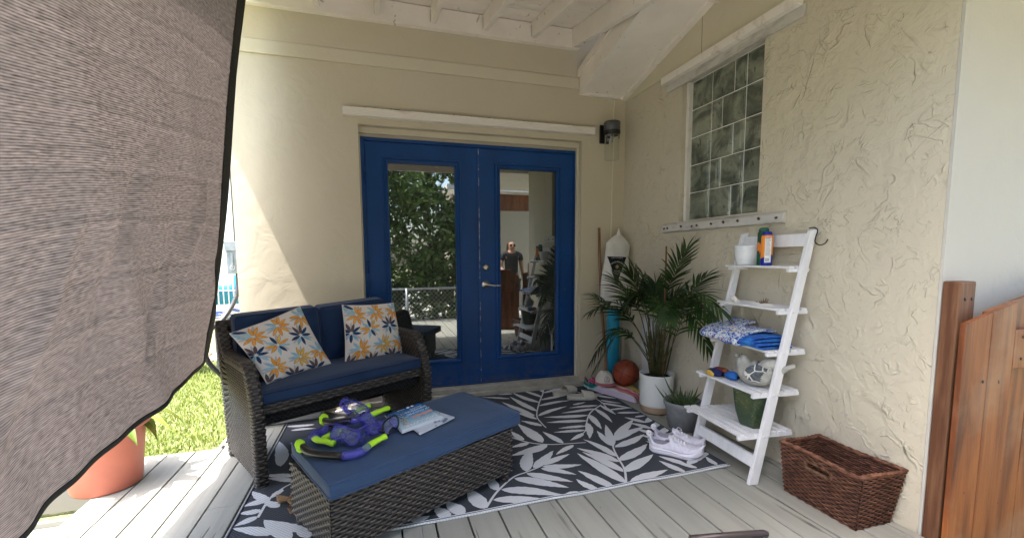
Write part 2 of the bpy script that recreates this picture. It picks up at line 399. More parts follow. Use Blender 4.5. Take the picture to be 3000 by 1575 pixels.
mb = MB(); mb.box((-2.9, 3.5, -.1), (.2, 3.6, 2.7)); mb.box((-2.95, .27, -.1), (-2.85, 3.5, 2.7)); mb.box((.1, .27, -.1), (.2, 3.5, 2.7)); mb.box((-2.95, .27, 2.7), (.2, 3.6, 2.75)); mb.build('interior_wall', mat('dark_interior_wall', (.10, .10, .09), .9), house)
def ribbed(mb, lo, hi, axis, n=5):
    mb.box(lo, hi)
# storm shutter tracks
def track(x0, x1, y, z0, z1):
    mb = MB(); N = 10; prof = []
    for i in range(N + 1):
        z = lerp(z0, z1, i / N); prof.append((y - (.003 if i % 2 else 0), z))
    P = [(0, z0)] + prof + [(0, z1)]
    a = [(x0, p[0], p[1]) for p in P]; b = [(x1, p[0], p[1]) for p in P]; n = len(P)
    mb.add(a + b, [(i, i + 1, n + i + 1, n + i) for i in range(n - 1)] + [tuple(range(n - 1, -1, -1)), tuple(range(n, 2 * n))], 0, False)
    return mb
t_ = track(-2.41, -.33, -.055, 2.262, 2.322).build('shutter_track', M['shutter'], house)
MB().tube([(-2.38 + i*.1, -.03 + rnd.uniform(-.01, .01), 2.326 + rnd.uniform(-.002, .004)) for i in range(21)], .006, 6).build('caulk_bead', mat('cracked_caulk', (.45, .38, .30), .9, var=(30, (.1, .07, .05), .5, .6)), t_)
# ---- right wing: stuccoed side wall x = 0, gable over it
mb = MB(); wy0, wy1, wz0, wz1 = -.79, -1.515, 1.455, 2.49
mb.box((0, -.79, -.25), (.25, -.001, 3.2)); mb.box((0, -2.44, -.25), (.25, -1.515, 3.2))
mb.box((0, -1.515, -.25), (.25, -.79, wz0)); mb.box((0, -1.515, wz1), (.25, -.79, 3.2))
mb.build('stucco_wall', M['stucco'], house)
M['pale'] = wall_material('pale_front_stucco', (.52, .50, .46), False)
mb = MB(); mb.hexa([(.0005, -2.452, -.25), (3.2, -2.452, -.25), (3.2, -2.441, -.25), (.0005, -2.441, -.25)], [(.0005, -2.452, 3.2), (3.2, -2.452, 3.2), (3.2, -2.441, 3.2), (.0005, -2.441, 3.2)]); mb.build('front_wall', M['pale'], house)
# glass block window
def block_mat():
    n = NT('wavy_glass_block'); b = n.b; b.inputs['Roughness'].default_value = .06; b.inputs['Specular IOR Level'].default_value = .6; b.inputs['Coat Weight'].default_value = .3
    w = n.noise(6, detail=4, dist=1.1); w2 = n.noise(22, (1, 1, .5), detail=3, dist=1.5)
    c = n.mix(n.ramp(w, [(.38, 0.), (.62, 1.)]), (.08, .095, .072), (.25, .27, .21))
    c = n.mix(n.math('MULTIPLY', n.ramp(w2, [(.60, 0.), (.7, 1.)]), .7), c, (.012, .016, .015))
    c = n.mix(n.math('MULTIPLY', n.ramp(n.noise(15, detail=6, dist=3), [(.66, 0.), (.72, 1.)]), .5), c, (.40, .38, .33))
    n.base(c); n.bump(w, .5, .02, n.bump(n.noise(14, dist=1), .5, .012)); return n.mat
M['block'] = block_mat()
win = MB().box((.0605, -1.545, 1.45), (.15, -.82, 2.475)).build('window', mat('white_grout', (.80, .79, .76), .8), house)
rows = [[.2, .2, .1, .2], [.2, .1, .2, .2]]; zt_ = 2.458
for r_ in range(5):
    y = -.832
    for w_ in rows[r_ % 2]:
        ya, yb = y - .0025, y - w_ + .0025; za, zb = zt_ - .0025, zt_ - .199 + .0025
        rings = [(0, .066), (0, .060), (.008, .052), (.016, .054), (.022, .050), (.05 if w_ > .15 else .03, .048)]
        mb = MB(); Q = [[(x_, ya - o_, zb + o_), (x_, yb + o_, zb + o_), (x_, yb + o_, za - o_), (x_, ya - o_, za - o_)] for o_, x_ in rings]
        for a, b in zip(Q[:-1], Q[1:]):
            for i in range(4): mb.add([a[i], b[i], b[(i+1)%4], a[(i+1)%4]], [(0, 1, 2, 3)], 0, False)
        mb.add(Q[-1], [(0, 3, 2, 1)], 0, False)
        mb.build('glass_block', M['block'], win); y -= w_
    zt_ -= .199
MB().box((.02, -1.514, 2.462), (.085, -.79, 2.489)).build('window_lintel', mat('old_plaster', (.50, .44, .36), .85, var=(14, (.62, .58, .50), .45, .6, (1, .3, 1)), bump=(20, .8, .01, (1, .3, 1))), win)
MB().box((.03, -.829, 1.457), (.085, -.8, 2.46)).build('window_edge', M['white'], win)
# tracks on the wing wall
mb = MB(); mb.box((-.05, -1.755, 2.512), (-.001, -.593, 2.565)); tr = mb.build('shutter_track', M['shutter'], house, bevel=.002); tag(tr, 'sloping white shutter track above the glass block window')
MB().hexa([(-.022, -1.775, 2.448), (-.018, -.62, 2.448), (-.0012, -.62, 2.448), (-.0012, -1.775, 2.448)], [(-.012, -1.775, 2.5105), (-.010, -.62, 2.5105), (-.0012, -.62, 2.5105), (-.0012, -1.775, 2.5105)]).build('track_lip', M['alu'], tr)
sl = MB().hexa([(-.034, -1.72, 1.383), (-.034, -.623, 1.383), (-.001, -.623, 1.378), (-.001, -1.72, 1.378)], [(-.028, -1.72, 1.433), (-.028, -.623, 1.436), (-.001, -.623, 1.452), (-.001, -1.72, 1.45)]).build('shutter_track', M['alu'], house, bevel=.002)
tag(sl, 'dented aluminium shutter track below the glass block window')
for y in (-.66, -.70, -.86, -.98, -1.03, -1.17, -1.28, -1.40, -1.56, -1.68):
    MB().tube([(-.040, y, 1.41 + rnd.uniform(-.006, .012)), (-.03, y, 1.41)], .007, 8).build('stud_bolt', M['rust'], sl)
MB().hexa([(-.007, -1.70, 2.5665), (-.0015, -1.70, 2.5665), (-.0015, -.003, 2.585), (-.007, -.003, 2.585)], [(-.007, -1.70, 3.0), (-.0015, -1.70, 3.0), (-.0015, -.003, 3.0), (-.007, -.003, 3.0)]).build('gable_panel', M['trim'], house)
MB().box((-.0085, -.99, 2.58), (-.0072, -.986, 2.86)).build('panel_joint', mat('joint_shadow_line', (.30, .26, .19), .9), house)
# ---- gable rake of the wing: boxed soffit rising from the corner
def rk(y): return 2.612 + .245 * min(-y, 2.2 + y) if y > -2.2 else 2.612
ys = [.0, -1.1, -2.2, -2.62]
def rz(y): return 2.612 + .245 * (1.1 - abs(y + 1.1)) if y > -2.2 else 2.612 - .245 * (-2.2 - y)
mb = MB()
for a, b in zip(ys[:-1], ys[1:]):
    mb.hexa([(-.44, a, rz(a)), (-.44, b, rz(b)), (3.2, b, rz(b)), (3.2, a, rz(a))][::-1], [(-.44, a, rz(a) + .2), (-.44, b, rz(b) + .2), (3.2, b, rz(b) + .2), (3.2, a, rz(a) + .2)][::-1])
wr = mb.build('wing_roof', M['ceil'], house)
mb = MB()
for x0, x1, d0, d1 in ((-.462, -.441, -.012, .16), (-.478, -.463, .14, .20), (-.052, -.001, -.022, -.001), (-.44, -.405, -.010, -.001)):
    for a, b in zip(ys[:-1], ys[1:]):
        if x0 > -.1 and b < -2.3: continue
        mb.hexa([(x0, a, rz(a) + d0), (x0, b, rz(b) + d0), (x1, b, rz(b) + d0), (x1, a, rz(a) + d0)][::-1], [(x0, a, rz(a) + d1), (x0, b, rz(b) + d1), (x1, b, rz(b) + d1), (x1, a, rz(a) + d1)][::-1])
mb.box((-.46, -.030, 2.598), (-.002, -.0015, 2.625))
mb.build('rake_board', M['ceil'], house)
MB().box((-3.54, -.36, 3.30), (3.2, 5, 3.42)).build('roof', mat('grey_shingles', (.16, .15, .14), .9, bump=(30, .5, .01)), house)
MB().box((-3.54, -.36, 2.93), (-3.24, 5, 3.0)).build('eave', M['ceil'], house)

# ---------------------------------------------------------------- patio roof
pr = thing('patio_roof', 'white painted open rafter roof over the deck', 'roof', (-1.8, -1.5, 2.7))
SL = .17; YE = -2.9
def pz(y): return 3.13 + SL * y
XA = -3.24
mb = MB(); nb = 22
for i in range(nb):
    a = lerp(-.002, YE, i / nb); b = lerp(-.002, YE, (i + 1) / nb) + .003
    mb.hexa([(XA, b, pz(b)), (-.48, b, pz(b)), (-.48, a, pz(a)), (XA, a, pz(a))], [(XA, b, pz(b) + .05), (-.48, b, pz(b) + .05), (-.48, a, pz(a) + .05), (XA, a, pz(a) + .05)])
mb.build('roof_boards', M['ceil'], pr)
MB().box((XA, -.042, 2.972), (-.487, -.0155, 3.119)).build('ledger', M['ceil'], pr, bevel=.003)
MB().box((XA, -.05, 2.962), (-.487, -.0015, 2.9715)).build('ledger_trim', M['ceil'], pr)
for i, x in enumerate((-.525, -.90, -1.31, -1.725, -2.14, -2.555, -2.97)):
    dp = .155 if i == 0 else .125; w_ = .038 if i else .05; a, b = -.043, YE + .05
    e = .045 if i == 0 else .0
    MB().hexa([(x - w_/2, b, pz(b) - dp - e), (x + w_/2, b, pz(b) - dp - e), (x + w_/2, a, pz(a) - dp), (x - w_/2, a, pz(a) - dp)],
              [(x - w_/2, b, pz(b) - .001), (x + w_/2, b, pz(b) - .001), (x + w_/2, a, pz(a) - .001), (x - w_/2, a, pz(a) - .001)]).build('rafter', M['ceil'], pr, bevel=.004)
    if i:
        MB().box((x - w_/2 - .004, -.058, pz(a) - dp + .01), (x - w_/2 + .001, -.0425, pz(a) - .03)).build('joist_hanger', M['alu'], pr)
b = YE + .04; MB().box((XA, b - .04, pz(b) - .19), (-.48, b - .001, pz(b) + .045)).build('fascia_board', M['ceil'], pr)
MB().hexa([(-.499, -3.3, pz(-3.3) + .051), (-.483, -3.3, pz(-3.3) + .051), (-.483, 0, pz(0) + .051), (-.499, 0, pz(0) + .051)], [(-.499, -3.3, 3.204), (-.483, -3.3, 3.204), (-.483, 0, 3.204), (-.499, 0, 3.204)]).build('gap_light_blocker', M['ceil'], pr)  # board added to stop light leaking in past the roof's right end
MB().box((-.6, -3.3, 3.205), (3.2, -.37, 3.245)).build('upper_sun_blocker', M['ceil'], pr)  # unseen sheet added to keep sun off the rake board
MB().box((-.50, -4.2, 2.43), (2.6, -2.5, 2.48)).build('side_sun_blocker', M['ceil'], pr)  # unseen slab added to shade the wing's front wall from the sun
for x in (-3.16,):
    MB().box((x - .045, -2.86, -.03) if x > -1 else (x - .045, -2.88, -.03), (x + .045, -2.79, pz(-3.25) - .19 if x < -1 else pz(-3.25) - .19)).build('post', M['ceil'], pr)
RSTEM= [[(-0.786,0.022),(-0.854,-0.14),(-0.984,-0.389),(-1.092,-0.636),(-1.11,-0.796),(-1.11,-0.873)],[(-0.512,-0.56),(-0.665,-0.685),(-0.769,-0.825),(-0.856,-0.98),(-0.904,-1.036)],[(-0.983,-1.707),(-0.908,-1.564),(-0.867,-1.422),(-0.819,-1.283),(-0.749,-1.178),(-0.691,-1.105)],[(-1.742,-1.7),(-1.654,-1.578),(-1.535,-1.466),(-1.447,-1.433),(-1.355,-1.397),(-1.305,-1.362)],[(-1.386,-0.951),(-1.304,-1.065),(-1.193,-1.132),(-1.084,-1.157),(-0.955,-1.177)],[(-0.575,-0.151),(-0.513,-0.29),(-0.478,-0.485),(-0.517,-0.687)],[(-2.77,-1.459),(-2.755,-1.299),(-2.711,-1.206),(-2.654,-1.15)],[(-2.625,-0.02),(-2.502,-0.127),(-2.361,-0.058),(-2.212,-0.01)]]
RLEAF= [(-0.852,-0.133,-0.562,-0.007,4),(-0.939,-0.3,-0.625,-0.234,4),(-1.001,-0.434,-0.692,-0.38,4),(-1.084,-0.639,-0.784,-0.505,4),(-0.841,-0.105,-0.845,0.055,3),(-0.899,-0.24,-1.006,0.01,4),(-0.968,-0.361,-1.102,-0.039,5),(-1.058,-0.543,-1.156,-0.138,5),(-1.106,-0.632,-1.258,-0.249,5),(-1.115,-0.7,-1.218,-0.506,4),(-1.108,-0.077,-1.348,0.013,4),(-1.166,-0.19,-1.391,-0.072,3),(-1.141,-0.027,-1.248,0.028,2),(-0.545,-0.566,-0.793,-0.55,4),(-0.601,-0.628,-0.899,-0.64,4),(-0.717,-0.743,-1.054,-0.677,5),(-0.775,-0.837,-1.074,-0.781,5),(-0.829,-0.925,-1.035,-0.91,4),(-0.866,-0.989,-1.092,-0.964,4),(-0.902,-1.032,-1.039,-1.118,4),(-0.525,-0.572,-0.515,-0.794,4),(-0.601,-0.628,-0.62,-0.928,4),(-0.706,-0.732,-0.752,-1.013,5),(-0.794,-0.872,-0.906,-1.128,5),(-0.73,-0.489,-0.599,-0.463,3),(-0.462,-0.455,-0.338,-0.582,3),(-0.494,-0.515,-0.32,-0.71,4),(-0.488,-0.767,-0.301,-0.818,4),(-0.517,-0.687,-0.298,-0.695,3),(-0.459,-0.308,-0.298,-0.472,4),(-0.405,-0.881,-0.305,-0.876,3),(-0.467,-0.274,-0.352,-0.323,3),(-0.805,-1.267,-0.684,-0.947,5),(-0.815,-1.284,-0.793,-1.024,5),(-0.87,-1.412,-0.948,-1.125,5),(-0.887,-1.478,-1.047,-1.234,6),(-0.928,-1.59,-1.039,-1.292,6),(-0.983,-1.7,-1.076,-1.299,7),(-1.066,-1.721,-1.164,-1.499,6),(-1.155,-1.716,-1.215,-1.583,5),(-0.741,-1.169,-0.44,-0.918,6),(-0.761,-1.207,-0.426,-1.056,6),(-0.812,-1.295,-0.519,-1.172,6),(-0.882,-1.462,-0.59,-1.315,7),(-0.923,-1.591,-0.644,-1.456,7),(-0.952,-1.696,-0.679,-1.645,6),(-1.445,-1.425,-1.324,-1.161,8),(-1.393,-1.401,-1.198,-1.222,6),(-1.332,-1.379,-1.12,-1.295,5),(-1.339,-1.397,-1.111,-1.441,5),(-1.354,-1.414,-1.19,-1.538,5),(-1.452,-1.447,-1.241,-1.604,6),(-1.53,-1.475,-1.286,-1.653,7),(-1.629,-1.565,-1.346,-1.714,7),(-1.692,-1.643,-1.436,-1.724,6),(-1.651,-1.565,-1.653,-1.406,6),(-1.747,-1.704,-1.79,-1.501,9),(-1.853,-1.722,-1.916,-1.585,8),(-1.923,-1.733,-1.975,-1.614,7),(-2.093,-1.705,-2.008,-1.689,5),(-1.329,-1.707,-1.258,-1.696,3),(-1.325,-1.02,-1.361,-0.854,5),(-1.219,-1.093,-1.273,-0.744,9),(-1.098,-1.146,-1.157,-0.927,5),(-1.203,-1.135,-1.469,-1.211,8),(-1.045,-1.19,-1.205,-1.281,4),(-1.305,-1.069,-1.43,-1.098,5),(-1.123,-0.831,-1.235,-0.689,5),(-1.12,-0.656,-1.203,-0.526,4),(-0.603,-1.693,-0.66,-1.533,5),(-0.51,-1.677,-0.577,-1.568,4),(-0.379,-1.683,-0.366,-1.572,4),(-0.552,-1.338,-0.54,-1.241,4),(-0.419,-1.192,-0.392,-1.054,4),(-2.772,-1.45,-2.854,-1.503,5),(-2.767,-1.402,-2.867,-1.396,5),(-2.755,-1.299,-2.866,-1.336,6),(-2.751,-1.319,-2.86,-1.189,5),(-2.675,-1.081,-2.842,-1.023,5),(-2.664,-1.147,-2.814,-1.066,4),(-2.681,-1.616,-2.858,-1.516,6),(-2.59,-1.672,-2.738,-1.496,7),(-2.538,-1.632,-2.74,-1.484,6),(-2.709,-1.217,-2.755,-1.299,4),(-2.693,-1.391,-2.779,-1.31,5),(-2.515,-1.689,-2.585,-1.588,6),(-2.775,-0.937,-2.872,-0.522,7),(-2.674,-0.301,-2.883,-0.272,4),(-2.816,-0.368,-2.651,-0.384,4),(-2.444,-0.146,-2.625,-0.02,5),(-2.469,-0.204,-2.576,-0.232,4),(-2.328,-0.206,-2.408,0.005,6),(-2.213,-0.106,-2.299,-0.215,6),(-2.15,0.021,-2.064,-0.154,6),(-2.406,-0.348,-2.564,-0.215,4),(-2.27,-0.31,-2.128,-0.27,5)]

# ---------------------------------------------------------------- outdoor rug
def rug_mat(name, c):
    n = NT(name); n.b.inputs['Roughness'].default_value = .85; n.b.inputs['Specular IOR Level'].default_value = .15
    w = n.n('TexWave', wave_type='BANDS', bands_direction='DIAGONAL'); w.inputs['Scale'].default_value = 42; w.inputs['Distortion'].default_value = 0
    n.l(n.co((1, 1, 0)), w.inputs[0])
    n.base(n.mix(n.math('MULTIPLY', w.outputs['Fac'], .35), c, tuple(x * .55 for x in c))); n.bump(w.outputs['Fac'], .5, .003); return n.mat
M['rugd'] = rug_mat('charcoal_rug_weave', (.060, .066, .078)); M['rugl'] = rug_mat('pale_grey_rug_weave', (.68, .69, .71)); M['rughem'] = mat('navy_rug_hem', (.03, .045, .09), .8)
RZ = .006
def rz_(x, y): return RZ + .0022 * noise.noise(Vector((x * 3.1, y * 3.1, 0))) + (.006 * max(0, 1 - (y + 1.72) / .06) * max(0, noise.noise(Vector((x * 4, 3, 0)))) if y < -1.62 else 0)
RXL, RXR, RYB, RYF = -2.86, -.315, -.045, -1.73
def redge(x): return RYF + .012 * noise.noise(Vector((x * 2.2, 9, 0))) + .035 * (x + 1.6) * .5
mb = MB(); nx, ny = 150, 100
mb.grid(lambda u, v: (lerp(RXL, RXR, u) + .03 * (1 - v) * (u - .5) * 0, lerp(redge(lerp(RXL, RXR, u)), RYB, v), rz_(lerp(RXL, RXR, u), lerp(RYF, RYB, v))), nx, ny)
rug_root = thing('outdoor_rug', 'charcoal and pale grey leaf pattern rug under the wicker bench', 'rug', ((RXL+RXR)/2, (RYB+RYF)/2, 0))
def side(p0, p1, n=120): return [vlerp(p0, p1, i / n) for i in range(n + 1)]
base_rug = mb
rgr = random.Random(11)
def leaf2d(x0, y0, x1, y1, w):
    d = Vector((x1 - x0, y1 - y0)); L = d.length; d /= L; p = Vector((-d.y, d.x)); wd = .0085 * w + .045 * L; n = 16
    bend = rgr.uniform(-.05, .05) * L; up = []; dn = []
    for i in range(n + 1):
        t = i / n; pr = math.sin(math.pi * min(1, t ** .75)) ** .85 * (1 - .12 * t); j = rgr.uniform(-.0022, .0022)
        c = Vector((x0, y0)) + d * L * t + p * bend * math.sin(math.pi * t)
        up.append(c + p * (wd * .5 * pr + j)); dn.append(c - p * (wd * .5 * pr - j))
    return up, dn
def clampx(v): return Vector((min(max(v.x, RXL + .004), RXR - .004), min(max(v.y, redge(v.x) + .02), RYB - .004)))
def drape_strip(mb, up, dn, m, dz=.0012):
    vs = []; K = 4
    for a, b in zip(up, dn):
        a, b = clampx(a), clampx(b)
        for k in range(K + 1):
            q = a.lerp(b, k / K); vs.append((q.x, q.y, rz_(q.x, q.y) + dz))
    n = len(up); fs = [(i*(K+1)+k, i*(K+1)+k+1, (i+1)*(K+1)+k+1, (i+1)*(K+1)+k) for i in range(n-1) for k in range(K)]
    mb.add(vs, fs, m)
for L_ in RLEAF:
    u_, d_ = leaf2d(*L_); drape_strip(base_rug, u_, d_, 1)
for s_ in RSTEM:
    pts = bez([(x, y, 0) for x, y in s_], 6); up = []; dn = []
    for i, q in enumerate(pts):
        t = (pts[min(i+1, len(pts)-1)] - pts[max(i-1, 0)]).normalized(); p = Vector((-t.y, t.x)); w_ = .011 * (1 - .4 * i / len(pts))
        up.append(Vector((q.x, q.y)) + p * w_ * .6); dn.append(Vector((q.x, q.y)) - p * w_ * .6)
    drape_strip(base_rug, up, dn, 1, .0015)
# extra fronds beneath the bench and the loveseat where only scraps show
for (sx, sy, ex, ey) in ((-2.3, -1.62, -2.0, -.9), (-2.0, -.15, -1.75, -.75), (-2.62, -.9, -2.3, -.35), (-.55, -1.68, -.38, -.95)):
    A_, B_ = Vector((sx, sy)), Vector((ex, ey)); d = (B_ - A_); L = d.length; d /= L; p = Vector((-d.y, d.x))
    for i in range(7):
        q = A_ + d * L * (i + .5) / 7
        for sg in (-1, 1):
            tt = q + d * .16 + p * sg * (.24 - .02 * i)
            if sx > -.6 and sg > 0: tt = q + d * .12 + p * sg * .12
            u_, d_ = leaf2d(q.x, q.y, tt.x, tt.y, 5); drape_strip(base_rug, u_, d_, 1)
o_ = base_rug.build('woven_field', [M['rugd'], M['rugl']], rug_root)
mb = MB()
for off, r_, m_ in ((0, .0055, 0), (.010, .003, 1), (.017, .003, 0)):
    loop = [(lerp(RXL, RXR, i/120), redge(lerp(RXL, RXR, i/120)) + off, rz_(lerp(RXL, RXR, i/120), RYF) + .001) for i in range(121)]
    mb.tube(loop, r_, 6, m_)
mb.tube([(RXR, lerp(redge(RXR), RYB, i/60), RZ) for i in range(61)], .0035, 6, 1); mb.tube([(RXL, lerp(redge(RXL), RYB, i/60), RZ) for i in range(61)], .004, 6, 1)
mb.build('hem', [M['rugl'], M['rughem']], rug_root)

# ---------------------------------------------------------------- wicker
def wicker_mat(name, c1, c2, rough=.42):
    n = NT(name); n.b.inputs['Roughness'].default_value = rough; n.b.inputs['Specular IOR Level'].default_value = .55
    a = n.ramp(n.noise(14, (1, 1, 4), detail=3), [(.35, 0.), (.65, 1.)]); s_ = n.ramp(n.noise(150, (.3, .3, 2), detail=2), [(.4, 0.), (.6, 1.)])
    n.base(n.mix(n.math('MULTIPLY', s_, .5), n.mix(a, c1, c2), tuple(x * .4 for x in c1))); return n.mat
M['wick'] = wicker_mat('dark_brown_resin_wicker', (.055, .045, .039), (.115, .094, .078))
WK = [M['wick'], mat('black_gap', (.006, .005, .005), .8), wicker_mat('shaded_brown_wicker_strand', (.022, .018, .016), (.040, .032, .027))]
def weave(mb, fn, Wd, Hd, pu, pv, amp, m=0, closed=False, rag=0, su=4, sv=4, skip=None):
    """fn(u,v)->(point, normal), u,v in 0..1. Horizontal strands over upright stakes, as real relief."""
    n = max(2, round(Wd / pu)); n += n % 2 if closed else 0; rws = max(1, round(Hd / pv)); r = random.Random(int(Wd * 999 + Hd * 77))
    FV = [0, .16, .5, .84]
    vs = []; vv = []
    for j in range(rws):
        for f_ in FV: vv.append((j, f_))
    vv.append((rws - 1, 1.0)); nu = n * su; cols = nu if closed else nu + 1
    jit = [[r.uniform(-rag, rag) for _ in range(cols + 1)] for _ in range(rws)]
    for j, f_ in vv:
        prof = math.sqrt(max(0, 1 - (2 * f_ - 1) ** 2))
        for i in range(cols):
            u = i / nu; ph = math.cos(math.pi * (i / su) + math.pi * j)
            off = amp * (.75 * ph + .25) * (.35 + .65 * prof) + amp * 1.1 * (prof - 1) + (jit[j][i] if rag else 0)
            v = (j + f_) / rws; P, N_ = fn(u, min(max(v + (jit[j][i] * .5 / Hd if rag else 0), 0), 1)); vs.append(P + N_ * off)
    fs = []; kinds = []
    for j in range(len(vv) - 1):
        for i in range(nu):
            if skip and skip((i + .5) / nu, (vv[j][0] + vv[j][1]) / rws): continue
            fs.append((j*cols+i, j*cols+(i+1) % cols, (j+1)*cols+(i+1) % cols, (j+1)*cols+i))
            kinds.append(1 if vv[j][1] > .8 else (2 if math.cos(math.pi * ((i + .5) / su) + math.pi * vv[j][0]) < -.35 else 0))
    b = len(mb.v); mb.v += [tuple(q) for q in vs]
    for f_, k_ in zip(fs, kinds): mb.f.append(tuple(b + i for i in f_)); mb.m.append(m + k_); mb.sm.append(True)
    return mb
def flatfn(o, U, V):
    o, U, V = Vector(o), Vector(U), Vector(V); N_ = U.cross(V).normalized()
    return lambda u, v: (o + U * u + V * v, N_)

# ---------------------------------------------------------------- loveseat
TH = .489; SA = Vector((math.cos(TH), math.sin(TH), 0)); SB = Vector((-math.sin(TH), math.cos(TH), 0)); SO = Vector((-2.854, -1.139, RZ))
SW, SD = 1.09, .62
def sl_(a, b, z): return SO + SA * a + SB * b + Vector((0, 0, z * (1 + .06 * a / SW)))
seat = thing('wicker_loveseat', 'dark wicker loveseat with navy cushions angled across the left of the doors', 'loveseat', sl_(SW/2, SD/2, 0))
def arm_front(t): return -.018 + .095 * max(0, (t - .62) / .38) ** 1.4
def arm_back(t): return .52 + .125 * t
def arm_top(s): return .612 + (.17 * max(0, (s - .74) / .26) ** 1.3)
def panel_pt(a, s, t, lo=.03): return sl_(a, lerp(arm_front(t), arm_back(t), s), lerp(lo, arm_top(s), t))
for side_, a_out, a_in in (('l', 0, .05), ('r', SW, SW - .05)):
    mb = MB(); sg = -1 if side_ == 'l' else 1
    for a_, nsg in ((a_out, sg), (a_in, -sg)):
        def fn(u, v, a_=a_, nsg=nsg):
            s = u
            return panel_pt(a_, s, v), SA * nsg
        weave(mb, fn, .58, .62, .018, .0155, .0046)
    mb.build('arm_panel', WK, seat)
    # wrapped border: front post, arm top, back post
    path = [(arm_front(0), 0.0 - .006)] + [(arm_front(t), lerp(0, .612, t)) for t in np.linspace(.05, .96, 16)] + [(lerp(arm_front(1), arm_back(1), s), arm_top(s) + .004) for s in np.linspace(.06, 1, 22)] + [(arm_back(t), lerp(0, .79, t)) for t in np.linspace(.93, 0, 12)]
    cen = [sl_((a_out + a_in) / 2, b, z) for b, z in path]
    L = sum((cen[i+1] - cen[i]).length for i in range(len(cen) - 1))
    acc = [0]
    for i in range(len(cen) - 1): acc.append(acc[-1] + (cen[i+1] - cen[i]).length / L)
    def bfn(u, v, cen=cen, acc=acc):
        # v along the path, u round the section
        k = max(i for i in range(len(acc)) if acc[i] <= v + 1e-9); k = min(k, len(cen) - 2)
        f_ = (v - acc[k]) / max(1e-9, acc[k+1] - acc[k]); P = cen[k].lerp(cen[k+1], f_)
        T = (cen[min(k+2, len(cen)-1)] - cen[max(k-1, 0)]).normalized(); B_ = SA; N_ = T.cross(B_).normalized()
        a = 2 * math.pi * u; ca, sa = math.cos(a), math.sin(a); k_ = 1 / (abs(ca) ** 5 + abs(sa) ** 5) ** .2
        d = B_ * ca * k_ * .031 + N_ * sa * k_ * .026
        return P + d, d.normalized()
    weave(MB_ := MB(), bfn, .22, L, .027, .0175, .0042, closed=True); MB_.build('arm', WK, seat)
# apron, under panel, back
mb = MB()
weave(mb, lambda u, v: (sl_(lerp(.05, SW-.05, u), .0 + .0, lerp(.365, .418, v)), -SB), SW-.1, .06, .030, .0175, .0045)
mb.hexa([sl_(.05, .003, .366), sl_(SW-.05, .003, .366), sl_(SW-.05, .05, .366), sl_(.05, .05, .366)], [sl_(.05, .003, .418), sl_(SW-.05, .003, .418), sl_(SW-.05, .05, .418), sl_(.05, .05, .418)])
mb.build('front_rail', WK, seat)
mb = MB(); weave(mb, lambda u, v: (sl_(lerp(.05, SW-.05, u), .035, lerp(.305, .362, v)), -SB), SW-.1, .056, .014, .014, .003)
weave(mb, lambda u, v: (sl_(lerp(.05, SW-.05, u), lerp(.035, .6, v), .305), Vector((0, 0, -1))), SW-.1, .56, .03, .03, .003, su=2)
mb.build('under_panel', [mat('black_wicker_underside', (.014, .012, .013), .6), WK[1], WK[1]], seat)
mb = MB(); mb.hexa([sl_(.05, .05, .39), sl_(SW-.05, .05, .39), sl_(SW-.05, .56, .39), sl_(.05, .56, .39)], [sl_(.05, .05, .405), sl_(SW-.05, .05, .405), sl_(SW-.05, .56, .405), sl_(.05, .56, .405)]); mb.build('seat_frame', M['wick'], seat)
mb = MB()
weave(mb, lambda u, v: (sl_(lerp(.05, SW-.05, u), .535 + .10 * v, lerp(.12, .78, v)), -SB), SW-.1, .66, .02, .012, .003, su=2)
weave(mb, lambda u, v: (sl_(lerp(.05, SW-.05, u), .56 + .10 * v, lerp(.12, .78, v)), SB), SW-.1, .66, .02, .012, .003, su=2)
mb.tube([sl_(.0, .655, .785), sl_(SW, .655, .785)], .028, 12)
mb.build('backrest', WK, seat)
for a_ in (.03, SW - .03):
    MB().tube([sl_(a_, .55, 0 - .006), sl_(a_, .56, .3)], .018, 10).build('leg', M['black'], seat)
